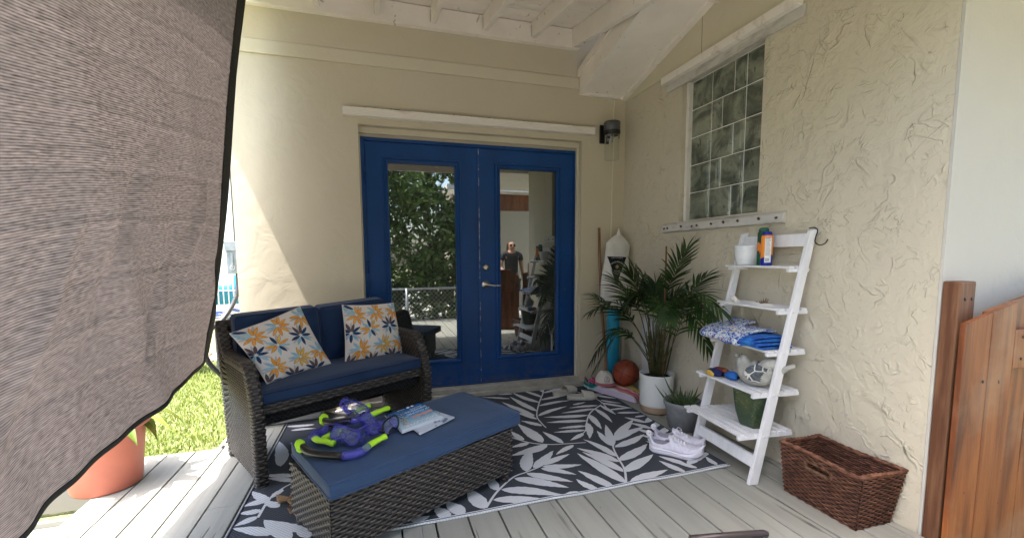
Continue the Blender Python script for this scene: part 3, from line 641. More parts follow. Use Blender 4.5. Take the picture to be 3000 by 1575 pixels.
# cushions
def fabric_mat(name, c, wr=.3):
    n = NT(name); n.b.inputs['Roughness'].default_value = .85; n.b.inputs['Specular IOR Level'].default_value = .15; n.b.inputs['Sheen Weight'].default_value = .15
    n.base(n.mix(n.ramp(n.noise(5), [(.35, 0.), (.7, 1.)]), c, tuple(x * .82 for x in c)))
    b = n.bump(n.noise(350, detail=2), .25, .001); n.bump(n.noise(11, (1, 1, 1.6), detail=3, dist=.5), wr, .012, b); return n.mat
M['navy'] = fabric_mat('navy_outdoor_fabric', (.014, .034, .090)); M['seatblue'] = fabric_mat('slate_blue_outdoor_fabric', (.022, .048, .115), .3)
M['ottblue'] = fabric_mat('faded_blue_outdoor_fabric', (.032, .066, .142), .22)
M['pipe_d'] = fabric_mat('dark_navy_piping', (.012, .026, .065))
def pad(B4, T4, name, m, parent, puff=.012, r=.02, pip=True, seed=1):
    """box cushion between a bottom and a top quad (4 corners each, same order)"""
    B4 = [Vector(p) for p in B4]; T4 = [Vector(p) for p in T4]; cen = sum(B4 + T4, Vector()) / 8
    def bil(Q, u, v): return Q[0].lerp(Q[1], u).lerp(Q[3].lerp(Q[2], u), v)
    nT = ((T4[1] - T4[0]).cross(T4[3] - T4[0])).normalized()
    th = (T4[0] - B4[0]).length; LU = (T4[1] - T4[0]).length; LV = (T4[3] - T4[0]).length
    def P(u, v, w):   # u,v in 0..1, w 0..1
        # round plan corners and vertical edges
        x, y, z = 2*u - 1, 2*v - 1, 2*w - 1
        ru, rv, rw = r / LU * 2, r / LV * 2, r / th * 2
        ex, ey, ez = max(0, (abs(x) - (1 - ru)) / ru), max(0, (abs(y) - (1 - rv)) / rv), max(0, (abs(z) - (1 - rw)) / rw)
        L_ = math.sqrt(ex*ex + ey*ey + ez*ez)
        if L_ > 1:
            k = 1 / L_
            if ex: x = math.copysign(1 - ru + ru * ex * k, x)
            if ey: y = math.copysign(1 - rv + rv * ey * k, y)
            if ez: z = math.copysign(1 - rw + rw * ez * k, z)
        u, v, w = (x+1)/2, (y+1)/2, (z+1)/2
        q = bil(B4, u, v).lerp(bil(T4, u, v), w)
        q += nT * puff * (z) * (1 - x**4) * (1 - y**4)
        d = (bil(B4, u, v).lerp(bil(T4, u, v), w) - cen); d -= nT * d.dot(nT)
        q += d * (.012 * (1 - z*z))
        return q + nT * .003 * noise.noise(q * 9 + Vector((seed, 0, 0)))
    mb = MB(); nu, nv, nw = 40, 22, 8
    def e(t, n_): return t
    mb.grid(lambda u, v: P(u, v, 1), nu, nv); mb.grid(lambda u, v: P(u, v, 0), nu, nv)
    for f_ in (lambda u, w: P(u, 0, w), lambda u, w: P(1-u, 1, w)): mb.grid(f_, nu, nw)
    for f_ in (lambda v, w: P(1, v, w), lambda v, w: P(0, 1-v, w)): mb.grid(f_, nv, nw)
    o = mb.build(name, m, parent)
    if pip:
        mb = MB()
        for w in (.9, .12):
            loop = [P(u, 0, w) for u in np.linspace(0, 1, 41)[:-1]] + [P(1, v, w) for v in np.linspace(0, 1, 23)[:-1]] + [P(1-u, 1, w) for u in np.linspace(0, 1, 41)[:-1]] + [P(0, 1-v, w) for v in np.linspace(0, 1, 23)[:-1]]
            loop = [q + (q - cen) * .003 for q in loop]
            mb.tube(loop, .0048, 6, closed=True)
        mb.build('piping', M['pipe_d'] if name == 'seat_cushion' else m, o)
    return o
z0, z1 = .412, .486
pad([sl_(.05, .0, z0), sl_(SW-.05, .0, z0), sl_(SW-.06, .53, z0), sl_(.06, .53, z0)], [sl_(.05, -.005, z1), sl_(SW-.05, -.005, z1), sl_(SW-.06, .53, z1), sl_(.06, .53, z1)], 'seat_cushion', M['seatblue'], seat, .012, .022)
def backc(a0, a1, zt0, zt1, b0=.40, seed=1):
    B4 = [sl_(a0, b0 + .0, z1), sl_(a1, b0, z1), sl_(a1, b0 + .12, z1 - .01), sl_(a0, b0 + .12, z1 - .01)]
    T4 = [sl_(a0, b0 + .05, zt0), sl_(a1, b0 + .05, zt1), sl_(a1, b0 + .17, zt1 + .01), sl_(a0, b0 + .17, zt0 + .01)]
    # front face is the puffy one: use front/back faces as the pad's top/bottom
    pad([B4[3], B4[2], T4[2], T4[3]], [B4[0], B4[1], T4[1], T4[0]], 'back_cushion', M['navy'], seat, .03, .03, seed=seed)
backc(.055, .545, .845, .840, seed=3); backc(.55, 1.03, .835, .840, seed=8)

# ---------------------------------------------------------------- flowered throw pillows
M['pw'] = mat('cream_cotton', (.74, .68, .63), .85, var=(10, (.66, .60, .56), .4, .7), bump=(9, .5, .02))
M['por'] = mat('orange_petal', (.78, .29, .03), .85, var=(45, (.80, .42, .10), .4, .6)); M['pye'] = mat('mustard_petal', (.66, .38, .07), .85, var=(45, (.76, .50, .14), .4, .6))
M['plb'] = mat('light_blue_petal', (.26, .43, .54), .85, var=(45, (.36, .53, .62), .4, .6)); M['pnv'] = mat('navy_petal', (.012, .045, .12), .85); M['pbr'] = mat('taupe_petal', (.11, .075, .075), .85)
M['pgr'] = mat('grey_petal', (.50, .45, .44), .85); M['pln'] = mat('petal_outline', (.22, .07, .02), .85)
PILM = [M['pw'], M['por'], M['pye'], M['plb'], M['pnv'], M['pbr'], M['pgr'], M['pln']]
FLW = [(-.60, .63, 'O'), (.12, .70, 'O'), (.86, .70, 'L'), (-.84, .02, 'N'), (-.2, .10, 'M'), (.56, .16, 'N'), (-.56, -.58, 'O'), (.2, -.50, 'Y'), (.86, -.50, 'L'), (-.2, -1.04, 'N'), (.48, -1.0, 'N'), (-1.0, .98, 'N'), (-.95, -1.02, 'N'), (1.02, 1.1, 'M')]
def pillow(corn, nrm, thick, label, seed):
    c = [Vector(p) for p in corn]; nrm = Vector(nrm).normalized(); r = random.Random(seed)
    def sf(s, t, sd=1, ex=0):
        s2 = s * (1 - .05 * (1 - t*t)); t2 = t * (1 - .05 * (1 - s*s))
        q = c[0].lerp(c[1], (s2+1)/2).lerp(c[3].lerp(c[2], (s2+1)/2), (t2+1)/2)
        h = thick * (max(0, 1 - s*s) ** .55) * (max(0, 1 - t*t) ** .55)
        wr = .006 * noise.noise(Vector((s * 2.6 + seed, t * 2.6, 0))) * (1 if sd > 0 else 0) + .004 * noise.noise(Vector((s * 7 + seed, t * 5, 1)))
        edge = min(1, 3 * (1 - max(abs(s), abs(t))))
        return q + nrm * (sd * h + (wr * edge) + sd * ex)
    mb = MB(); mb.grid(lambda u, v: sf(2*u-1, 2*v-1, 1), 44, 44); mb.grid(lambda u, v: sf(1-2*u, 2*v-1, -1), 20, 20)
    def petal(cx, cy, a, L, w, m, lift):
        for k, (mm, g_) in enumerate(((7, 1.0), (m, .86)) if m in (1, 2) else ((m, 1.0),)):
            n = 8; up = []; dn = []
            for i in range(n + 1):
                t = i / n; rr = L * (.10 + .90 * t) if k == 0 else L * (.13 + .84 * t)
                hw = w * g_ * math.sin(math.pi * t ** .9) ** .8 if 0 < t < 1 else 0
                if k: hw = max(0, hw)
                x = cx + math.cos(a) * rr; y = cy + math.sin(a) * rr; px, py = -math.sin(a) * hw, math.cos(a) * hw
                up.append((x + px, y + py)); dn.append((x - px, y - py))
            vs = []
            for (a0, b0) in zip(up, dn):
                for q in (a0, ((a0[0]+b0[0])/2, (a0[1]+b0[1])/2), b0):
                    if abs(q[0]) > .985 or abs(q[1]) > .985: q = (max(-.985, min(.985, q[0])), max(-.985, min(.985, q[1])))
                    vs.append(sf(q[0], q[1], 1, .0010 + lift + .0006 * k))
            mb.add(vs, [(i*3+j, i*3+j+1, (i+1)*3+j+1, (i+1)*3+j) for i in range(n) for j in (0, 1)], mm)
    for cx, cy, ty in FLW:
        N_ = 9; a0 = r.uniform(0, .5)
        for i in range(N_):
            a = a0 + 2*math.pi*i/N_ + r.uniform(-.07, .07); L = .38 * r.uniform(.85, 1.05)
            if ty in 'OY': m = (1 if ty == 'O' else 2) if i not in (3, 4) else 3
            elif ty == 'L': m = 1 if i > 3 else 3
            elif ty == 'N': m = (4, 5, 5, 4, 4, 3, 4, 3, 4)[i]
            else: m = (1, 2, 4, 3, 1, 1, 3, 4, 3)[i]
            petal(cx, cy, a, L, .049, m, .0003 * (i % 3))
            if i % 3 == 1: petal(cx, cy, a + .28, L * 1.08, .04, 6, -.0004)
    o = mb.build('throw_pillow', PILM); own(o); return tag(o, label, 'pillow', 'flowered pillows on the loveseat')
fN = -SB + Vector((0, 0, .25))
pL = pillow([sl_(.12, .14, .492), sl_(.545, .28, .492), sl_(.415, .42, .868), sl_(-.005, .33, .775)], fN - SA * .1, .055, 'flowered pillow tilted over the left wicker arm', 3)
pR = pillow([sl_(.615, .25, .470), sl_(1.075, .25, .462), sl_(1.055, .37, .815), sl_(.665, .37, .848)], fN, .055, 'flowered pillow standing upright near the right arm', 3)

# ---------------------------------------------------------------- storage bench
T2 = .484; BA = Vector((math.cos(T2), math.sin(T2), 0)); BB = Vector((-math.sin(T2), math.cos(T2), 0)); BO = Vector((-2.401, -1.94, RZ))
def bl(a, b, z): return BO + BA * a + BB * b + Vector((0, 0, z))
bench = thing('wicker_bench', 'dark wicker storage bench with a faded blue cushion on the leaf rug', 'bench', bl(.48, .22, 0))
mb = MB(); BW, BD, Bt = .965, .44, .288; bz = .05
for o, U, V, w_, h_ in ((bl(0,0,bz), BA*BW, Vector((0,0,Bt-bz)), BW, Bt-bz), (bl(0,BD,bz), -BB*BD, Vector((0,0,Bt-bz)), BD, Bt-bz), (bl(BW,0,bz), BB*BD, Vector((0,0,Bt-bz)), BD, Bt-bz), (bl(BW,BD,bz), -BA*BW, Vector((0,0,Bt-bz)), BW, Bt-bz)):
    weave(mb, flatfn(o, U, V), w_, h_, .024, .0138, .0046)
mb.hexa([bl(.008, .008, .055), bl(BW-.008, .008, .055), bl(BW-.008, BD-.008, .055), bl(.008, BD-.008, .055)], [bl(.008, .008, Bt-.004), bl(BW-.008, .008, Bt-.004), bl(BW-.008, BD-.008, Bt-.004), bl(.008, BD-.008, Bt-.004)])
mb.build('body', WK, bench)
for a_, b_ in ((.03, .03), (BW-.03, .03), (.03, BD-.03), (BW-.03, BD-.03)):
    weave(w__ := MB(), lambda u, v, a_=a_, b_=b_: (bl(a_ + .024*math.cos(2*math.pi*u), b_ + .024*math.sin(2*math.pi*u), v * .055), (BA*math.cos(2*math.pi*u) + BB*math.sin(2*math.pi*u))), .14, .05, .018, .012, .002, closed=True); w__.build('leg', WK, bench)
cz0, cz1 = .296, .368
Q = [(-2.395, -1.962), (-1.487, -1.447), (-1.722, -1.003), (-2.603, -1.50)]
pad([(x, y, cz0) for x, y in Q], [(x, y, cz1) for x, y in Q], 'cushion', M['ottblue'], bench, .006, .012, seed=5)

# ---------------------------------------------------------------- shade cloth on the left
def cloth_mat(name, c1, c2, tr):
    n = NT(name); n.b.inputs['Roughness'].default_value = .9; n.b.inputs['Specular IOR Level'].default_value = .1
    tc = n.n('TexCoord'); mp = n.n('Mapping'); mp.inputs['Scale'].default_value = (1, 1, 1); n.l(tc.outputs['UV'], mp.inputs[0])
    sx = n.n('SeparateXYZ'); n.l(mp.outputs[0], sx.inputs[0])
    def uvn(sx_, sy_, sc, det=3):
        m2 = n.n('Mapping'); m2.inputs['Scale'].default_value = (sx_, sy_, 1); n.l(tc.outputs['UV'], m2.inputs[0])
        t = n.n('TexNoise'); t.inputs['Scale'].default_value = sc; t.inputs['Detail'].default_value = det; n.l(m2.outputs[0], t.inputs[0]); return t.outputs['Fac']
    w = n.math('SINE', n.math('ADD', n.math('MULTIPLY', sx.outputs[1], 2*math.pi*112), n.math('MULTIPLY', uvn(1, 1, 6), 1.5)))
    line = n.math('ADD', n.math('MULTIPLY', w, .5), .5)
    fib = uvn(26, 90, 1, 5)
    f_ = n.math('ADD', n.math('MULTIPLY', line, .52), n.math('MULTIPLY', n.ramp(fib, [(.30, 0.), (.70, 1.)]), .48))
    c = n.mix(f_, c1, c2)
    cre = n.ramp(uvn(.6, 14, 1.6, 5), [(.485, 0.), (.5, 1.), (.515, 0.)])
    bl_ = n.ramp(uvn(1.2, 2.2, 1.6, 5), [(.35, 0.), (.65, 1.)]); c = n.mix(n.math('MULTIPLY', bl_, .22), c, tuple(x * .6 for x in c2))
    c = n.mix(n.math('MULTIPLY', cre, .22), c, tuple(x * .5 for x in c1)); n.base(c)
    n.bump(uvn(40, 300, 1, 3), .3, .003)
    t = n.n('BsdfTranslucent'); n.l(c, t.inputs[0]); mx = n.n('MixShader'); mx.inputs[0].default_value = tr
    n.l(n.b.outputs[0], mx.inputs[1]); n.l(t.outputs[0], mx.inputs[2]); n.l(mx.outputs[0], n.out.inputs[0]); return n.mat
M['cloth'] = cloth_mat('grey_knitted_shade_cloth', (.12, .105, .10), (.60, .54, .52), .42)
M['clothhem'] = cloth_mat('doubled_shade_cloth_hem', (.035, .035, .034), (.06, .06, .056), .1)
EDG = [(0, -2.97, -.20), (.53, -3.03, -.25), (1.47, -3.12, -.23), (2.1, -3.2, -.21), (2.3, -3.25, -.26)]      # drop from 2.98, x, y of the hem next to the wall
def edge_y(d): 
    for a, b in zip(EDG[:-1], EDG[1:]):
        if d <= b[0]: return lerp(a[2], b[2], (d - a[0]) / (b[0] - a[0]))
    return EDG[-1][2]
ZB = [(-.2, .62), (-.43, .52), (-1.14, .445), (-1.62, .404), (-1.9, .36), (-2.4, .25), (-3.0, .16), (-4.6, .1)]
def zbot(y):
    for a, b in zip(ZB[:-1], ZB[1:]):
        if y >= b[0]: return lerp(a[1], b[1], (a[0] - y) / (a[0] - b[0]))
    return .1
def cloth(s, t):
    # s: 0 at the wall hem, 1 at the far (viewer's) end; t: 0 top, 1 bottom
    y = -.22 - 2.75 * s; zt = pz(min(y, 0)) - .16; zb = zbot(y) + .010 * noise.noise(Vector((y * 5, 2, 0))) ; z = lerp(zt, zb, t); d = zt - z
    y = lerp(edge_y(d), y, min(1, s * 8)) if s < 1/8 else y
    if t > .93 and s < .05: z = max(z, zb + .25 * (1 - s / .05) ** 2 * (t - .93) / .07 * .9)
    x = -2.97 - .335 * (t ** 1.05) * (1 + .02 * math.sin(y * 2))
    x += .020 * math.sin(y * 3.1 + 2.2 * t) * math.sin(math.pi * min(1, t * 1.2)) + .030 * noise.noise(Vector((y * 1.3, z * 1.1, 0))) * (.3 + t) * min(1, s * 8)
    x += .012 * noise.noise(Vector((y * 4, z * 1.6 + y * 2, 3))) * t
    for k in range(9):
        tk = .10 + .105 * k + (.10 - .03 * k) * (s * 1.2) ** .8 + .012 * noise.noise(Vector((s * 5, k, 0))); e = (t - tk) / .006
        if abs(e) < 3: x += .005 * math.exp(-e * e) * (1 if k % 2 else -1) * min(1, s * 6)
    for k, (sc, tc_, L_) in enumerate(((.30, .55, .16), (.12, .62, .1), (.22, .78, .12), (.42, .7, .15), (.05, .72, .06))):
        e = (s - sc * 1.5 - (t - tc_) * .35) / .02; x += .030 * min(1, s * 6) * math.exp(-e*e) * math.exp(-((t - tc_) / L_) ** 2) * (1 if k % 2 else -1)
    dg = math.sin((z * 1.2 + y * 1.9) * 3.3); x += .030 * max(0, dg) ** 3 * min(1, s * 6) * t
    return Vector((x, y, z))
CS, CT = 150, 210
HS, HT = .006, .9935
def cloth_piece(s0, s1, t0, t1, ns, ntt, name, m, parent, solid=0):
    mb = MB(); mb.grid(lambda u, v: cloth(lerp(s0, s1, u), lerp(t0, t1, v)), ns, ntt); o = mb.build(name, m, parent, solid=solid)
    uv = o.data.uv_layers.new(name='UVMap'); nU = ns + 1
    for l in o.data.loops:
        i = l.vertex_index % nU; j = l.vertex_index // nU
        uv.data[l.index].uv = (lerp(s0, s1, i / ns) * 2.75, lerp(t0, t1, j / ntt) * 2.5)
    return o
shade = thing('shade_cloth', 'grey knitted shade cloth hanging down the left side of the deck', 'shade cloth', (-3.3, -2.2, .1))
cloth_piece(.085, 1, 0, HT, CS, CT, 'cloth', M['cloth'], shade, solid=.001)
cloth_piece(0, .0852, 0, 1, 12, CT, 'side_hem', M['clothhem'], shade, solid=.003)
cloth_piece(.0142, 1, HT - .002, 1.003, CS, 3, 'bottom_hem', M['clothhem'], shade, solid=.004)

# ---------------------------------------------------------------- white ladder shelf leaning on the wing wall
LO = Vector((-.378, -1.91, 0)); LE = (Vector((-.345, -1.42, 0)) - LO).normalized(); LB = Vector((LE.y, -LE.x, 0)); LW = .494
def lp(a, b, z): return LO + LE * a + LB * b + Vector((0, 0, z))
LS = .299 / 1.325
def lb(z): return LS * z
lad = thing('ladder_shelf', 'white wooden ladder shelf with five slatted shelves leaning on the stucco wall', 'shelf', lp(LW/2, .2, 0))
for a0 in (0, LW - .022):
    mb = MB(); zt = 1.335 if a0 == 0 else 1.34
    B_ = [lp(a0, 0, .001), lp(a0 + .022, 0, .001), lp(a0 + .022, .056, .001), lp(a0, .056, .001)]
    T_ = [lp(a0, lb(zt), zt - .012), lp(a0 + .022, lb(zt), zt - .012), lp(a0 + .022, lb(zt) + .044, zt), lp(a0, lb(zt) + .044, zt)]
    r = MB().hexa(B_, T_).build('rail', M['whitewood'], lad, bevel=.003)
    if a0 == 0:
        RM = Matrix.Rotation(math.atan2(LE.y, LE.x), 4, 'Z') @ Matrix.Rotation(R(90), 4, 'Y')
        for z_, db, q in [(z_, db, .006) for z_ in (1.13, .912, .694, .476, .26) for db in (.018, .046)] + [(z_, .03, .005) for z_ in (.11, .15, 1.26)]:
            MB().lathe([(0, -.002), (q, -.002), (q, .0), (.0, .0)][::-1], lp(-.0005, lb(z_) + db, z_ - .004), 10, M=RM).build('screw', M['whitewood'], r)
SHF = [(1.142, .200, .330), (.922, .150, .336), (.704, .094, .336), (.486, .020, .31), (.268, -.057, .28)]
for zt, b0, b1 in SHF:
    a0, a1 = .024, LW - .024; dep = b1 - b0; n = max(3, round(dep / .046)); w_ = dep / n
    sh = MB().hexa([lp(a0, b0 + .002, zt - .03), lp(a0 + .018, b0 + .002, zt - .03), lp(a0 + .018, b1, zt - .03), lp(a0, b1, zt - .03)], [lp(a0, b0 + .002, zt - .0125), lp(a0 + .018, b0 + .002, zt - .0125), lp(a0 + .018, b1, zt - .0125), lp(a0, b1, zt - .0125)])
    sh.hexa([lp(a1 - .018, b0 + .002, zt - .03), lp(a1, b0 + .002, zt - .03), lp(a1, b1, zt - .03), lp(a1 - .018, b1, zt - .03)], [lp(a1 - .018, b0 + .002, zt - .0125), lp(a1, b0 + .002, zt - .0125), lp(a1, b1, zt - .0125), lp(a1 - .018, b1, zt - .0125)])
    for i in range(n):
        p0, p1 = b0 + i * w_ + .0058, b0 + (i + 1) * w_ - .0058
        ax0, ax1 = a0, a1 + (.03 if p1 < lb(zt) - .002 else 0)
        sh.hexa([lp(ax0, p0, zt - .012), lp(ax1, p0, zt - .012), lp(ax1, p1, zt - .012), lp(ax0, p1, zt - .012)], [lp(ax0, p0, zt), lp(ax1, p0, zt), lp(ax1, p1, zt), lp(ax0, p1, zt)])
    sh.build('shelf', M['whitewood'], lad, bevel=.0015)
for zb, zt, bo in ((1.245, 1.312, .022), (.085, .145, .012)):
    MB().hexa([lp(.0225, lb(zb) + bo, zb), lp(LW - .0225, lb(zb) + bo, zb), lp(LW - .0225, lb(zb) + bo + .018, zb), lp(.0225, lb(zb) + bo + .018, zb)],
              [lp(.0225, lb(zt) + bo, zt), lp(LW - .0225, lb(zt) + bo, zt), lp(LW - .0225, lb(zt) + bo + .018, zt), lp(.0225, lb(zt) + bo + .018, zt)]).build('crossbar', M['whitewood'], lad, bevel=.002)
hk = MB().tube(bez([lp(.012, lb(1.33) + .0, 1.336), lp(.0, lb(1.33) + .022, 1.338), lp(-.008, lb(1.33) + .034, 1.325), lp(-.010, lb(1.33) + .022, 1.29), lp(-.012, lb(1.33) + .018, 1.265), lp(-.018, lb(1.33) + .04, 1.25), lp(-.025, lb(1.33) + .065, 1.258), lp(-.028, lb(1.33) + .078, 1.278)], 5), .0028, 8).build('hook', M['black'])
own(hk); tag(hk, 'thin black S hook on the top right corner of the white ladder shelf', 'hook')

# ---- on the shelves
def cup_r(a, z): return 1 + .012 * math.cos(a * 12 + z * 70) * math.cos(a * 12 - z * 70)
M['cer'] = mat('white_glazed_ceramic', (.74, .75, .78), .22, spec=.6, var=(30, (.62, .66, .74), .5, .8))
o = MB().lathe([(0, .004), (.047, .004), (.051, .0), (.054, .008), (.063, .04), (.069, .07), (.071, .10), (.0725, .112), (.070, .116), (.067, .112), (.063, .08), (.055, .02), (0, .015)], (-.095, -1.545, 1.142), 72, fn=lambda a, z: 1 + (.016 * abs(math.sin(a * 7 + z * 55)) * abs(math.sin(a * 7 - z * 55)) if .012 < z < .088 else 0)).build('planter', M['cer'])
own(o); tag(o, 'small white embossed ceramic planter on the top shelf', 'planter')
def can(x, y, z, r, h, cols, label, capc, name='sunscreen_can'):
    t = thing(name, label, 'spray can', (x, y, z), 'sunscreen spray cans on the top shelf')
    mb = MB(); mb.lathe([(0, 0), (r*.94, 0), (r, .004), (r, h*.20)], (x, y, z), 28, 0); mb.lathe([(r, h*.20), (r, h*.83), (r*.93, h*.88), (r*.8, h*.90), (0, h*.90)], (x, y, z), 28, 1)
    # swoosh of the base colour climbing one side
    vs = []; N = 20
    for i in range(N + 1):
        a = R(150) + R(200) * i / N; hh = h * (.20 + .13 * max(0, math.sin(math.pi * i / N * .9)) ** 2)
        for zz in (h * .19, hh): vs.append((x + (r + .0006) * math.cos(a), y + (r + .0006) * math.sin(a), z + zz))
    mb.add(vs, [(2*i, 2*i+2, 2*i+3, 2*i+1) for i in range(N)], 0)
    mb.build('body', cols, t)
    MB().lathe([(r*.80, h*.885), (r*.86, h*.90), (r*.86, h*.93), (r*.72, h*.985), (r*.55, h), (0, h)], (x, y, z), 24).build('cap', capc, t)
    return t
MO = mat('orange_gloss', (.86, .27, .02), .3); MNB = mat('deep_blue_gloss', (.01, .02, .28), .3); MG = mat('dark_green_gloss', (.004, .09, .05), .35); MW = mat('label_white', (.8, .8, .78), .5); MT = mat('label_print', (.12, .12, .15), .6)
cx_, cy_, cr_ = -.128, -1.715, .0295
can(cx_, cy_, 1.142, cr_, .188, [MNB, MO], 'front orange sunscreen can with a blue cap and barcode label', MNB)
mb = MB(); vs = []; N = 10
for i in range(N + 1):
    a = R(205) + R(62) * i / N
    for zz in (.018, .158): vs.append((cx_ + (cr_ + .0009) * math.cos(a), cy_ + (cr_ + .0009) * math.sin(a), 1.142 + zz))
mb.add(vs, [(2*i, 2*i+2, 2*i+3, 2*i+1) for i in range(N)], 0)
def cstrip(a0, a1, z0, z1, m):
    vs = []
    for i in range(5):
        a = R(lerp(a0, a1, i/4))
        for zz in (z0, z1): vs.append((cx_ + (cr_ + .0014) * math.cos(a), cy_ + (cr_ + .0014) * math.sin(a), 1.142 + zz))
    mb.add(vs, [(2*i, 2*i+2, 2*i+3, 2*i+1) for i in range(4)], m)
for k in range(22): cstrip(209, 209 + rnd.uniform(35, 52), .150 - k * .0045, .1515 - k * .0045, 1)
for k in range(12): cstrip(212 + k * 3, 212 + k * 3 + (1.8 if k % 3 else 1), .022, .042, 1)
cstrip(208, 262, .152, .156, 2)
canp = [o for o in bpy.data.objects if o.name == 'sunscreen_can'][0]
mb.build('label', [MW, MT, mat('red_print', (.5, .02, .02), .5)], canp)
can(-.108, -1.672, 1.142, .031, .212, [MG, mat('dark_green_orange', (.01, .06, .04), .35, var=(9, (.75, .22, .03), .5, .52))], 'taller green sunscreen can with a green cap behind the orange one', MG)
# shells and a scrap of dried coral
def shell(x, y, z, s, rot, label, grp='seashells on the second shelf'):
    Mx = Matrix.Translation((x, y, z)) @ Matrix.Rotation(rot, 4, 'Z') @ Matrix.Rotation(R(80), 4, 'Y')
    mb = MB()
    def fn(u, v):
        t = v; a = 2 * math.pi * u; rr = s * (.02 + .42 * math.sin(math.pi * min(1, t * 1.12) ** .8) * (1 - .35 * t)) * (1 + .22 * max(0, math.cos(a)) ** 8 + .12 * math.sin(8 * math.pi * t + a))
        return Mx @ Vector((rr * math.cos(a) - s * .25, rr * math.sin(a), s * (t - .5) * 2.1))
    mb.grid(fn, 24, 22, cu=True); o = mb.build('seashell', mat('bleached_shell', (.74, .70, .66), .6, var=(60, (.55, .48, .42), .5, .7), bump=(60, .4, .003))); own(o); o.location.z = z; return tag(o, label, 'shell', grp)
shell(-.185, -1.545, .923, .042, R(70), 'largest white spiral conch shell near the left end of the second shelf')
shell(-.20, -1.60, .923, .024, R(20), 'small white shell just in front of the big conch shell')
for (x, y, s, l) in ((-.165, -1.69, .034, 'flat pale scallop shell in the middle of the second shelf'), (-.17, -1.765, .038, 'flat pale scallop shell nearest the right rail of the second shelf')):
    mb = MB(); mb.grid(lambda u, v: (x + s * v * math.cos(2*math.pi*u), y + s * v * 1.15 * math.sin(2*math.pi*u), .924 + s * .36 * (1 - v*v) + .0012 * math.cos(24 * 2*math.pi*u) * v), 72, 8, cu=True)
    o = mb.build('seashell', mat('pale_scallop', (.76, .74, .70), .5)); own(o); tag(o, l, 'shell', 'seashells on the second shelf')
mb = MB(); rc = random.Random(4)
for i in range(26):
    a = rc.uniform(0, 6.28); e = rc.uniform(.2, 1.3); L_ = rc.uniform(.018, .034); p0 = Vector((-.13 + rc.uniform(-.006, .006), -1.71 + rc.uniform(-.008, .008), .926))
    d = Vector((math.cos(a) * math.cos(e), math.sin(a) * math.cos(e), math.sin(e))); k = p0 + d * L_ * .6
    mb.tube([p0, k, k + (d + Vector((rc.uniform(-1, 1), rc.uniform(-1, 1), rc.uniform(-.2, .6))) * .7) * L_ * .5], [.0028, .0022, .0012], 5)
o = mb.build('dried_coral', mat('brown_dry_coral', (.20, .13, .08), .9, bump=(90, .6, .003))); own(o); tag(o, 'little brown tangled dried coral on the second shelf', 'coral')

# towel folded over the third shelf
M['tblue'] = mat('royal_blue_towel', (.02, .10, .42), .9, var=(22, (.03, .20, .58), .45, .55), bump=(160, .6, .003))
def printed():
    n = NT('printed_beach_towel'); n.b.inputs['Roughness'].default_value = .9
    a = n.noise(26, detail=3, dist=1.5, rot=(.4, .2, 0)); b = n.noise(40, detail=2, dist=2, rot=(1, .5, .3)); c_ = n.noise(50, detail=2, dist=1)
    c = n.mix(n.ramp(a, [(.44, 0.), (.46, 1.)]), (.50, .60, .70), (.70, .72, .72)); c = n.mix(n.ramp(b, [(.50, 0.), (.52, 1.)]), c, (.02, .10, .42))
    c = n.mix(n.ramp(c_, [(.66, 0.), (.68, 1.)]), c, (.55, .06, .05)); c = n.mix(n.ramp(n.noise(27, rot=(2, 1, 0), detail=2), [(.68, 0.), (.70, 1.)]), c, (.65, .40, .05))
    c = n.mix(n.ramp(n.noise(36, rot=(0, 1, 1), detail=3), [(.64, 0.), (.66, 1.)]), c, (.02, .03, .05)); n.base(c); n.bump(n.noise(160), .5, .003); return n.mat
M['tprint'] = printed()
tw = thing('beach_towel', 'folded blue and white printed beach towel draped on the third shelf', 'towel', (-.2, -1.65, .705))
def fold(name, m, prof, a0, a1, th, skew=0, seed=0):
    """prof: list of (b, z) running along the shelf depth; a0..a1 along the shelf"""
    P = bez([(b, z, 0) for b, z in prof], 6); mb = MB(); n = len(P) - 1
    def fn(u, v):
        k = min(int(u * n), n - 1); f_ = u * n - k; q = P[k].lerp(P[k+1], f_); a = lerp(a0, a1, v)
        w = noise.noise(Vector((q.x * 7 + seed, a * 9, q.y * 8)))
        return lp(a + skew * q.x + .006 * w, q.x + .006 * w, q.y + .008 * w * math.sin(math.pi * u))
    mb.grid(fn, n * 2, 24); return mb.build(name, m, tw, solid=th)
# printed layers roll over the front-left; blue terry folds show at the right end
aL, aR = .46, .05
fold('printed_side', M['tprint'], [(.30, .805), (.2, .79), (.09, .762), (.045, .738), (.055, .722), (.12, .735), (.20, .75), (.27, .76)], .49, .30, .010, .12, 1)
fold('printed_side', M['tprint'], [(.13, .722), (.055, .712), (.028, .722), (.034, .742), (.08, .765), (.20, .782), (.29, .776)], .47, .17, .012, 0, 3)
for i, (b0, b1, z0_, z1_) in enumerate(((.060, .27, .712, .722), (.050, .28, .728, .737), (.070, .30, .745, .750))):
    fold('terry_fold', M['tblue'], [(b1, z0_), ((b0+b1)/2, z0_ + .002), (b0 + .01, z0_), (b0 - .006, (z0_ + z1_)/2 + .004), (b0 + .012, z1_ + .008), ((b0+b1)/2, z1_ + .010), (b1, z1_ + .006)], .26, .045 + .02 * i, .007, 0, 7 + i)
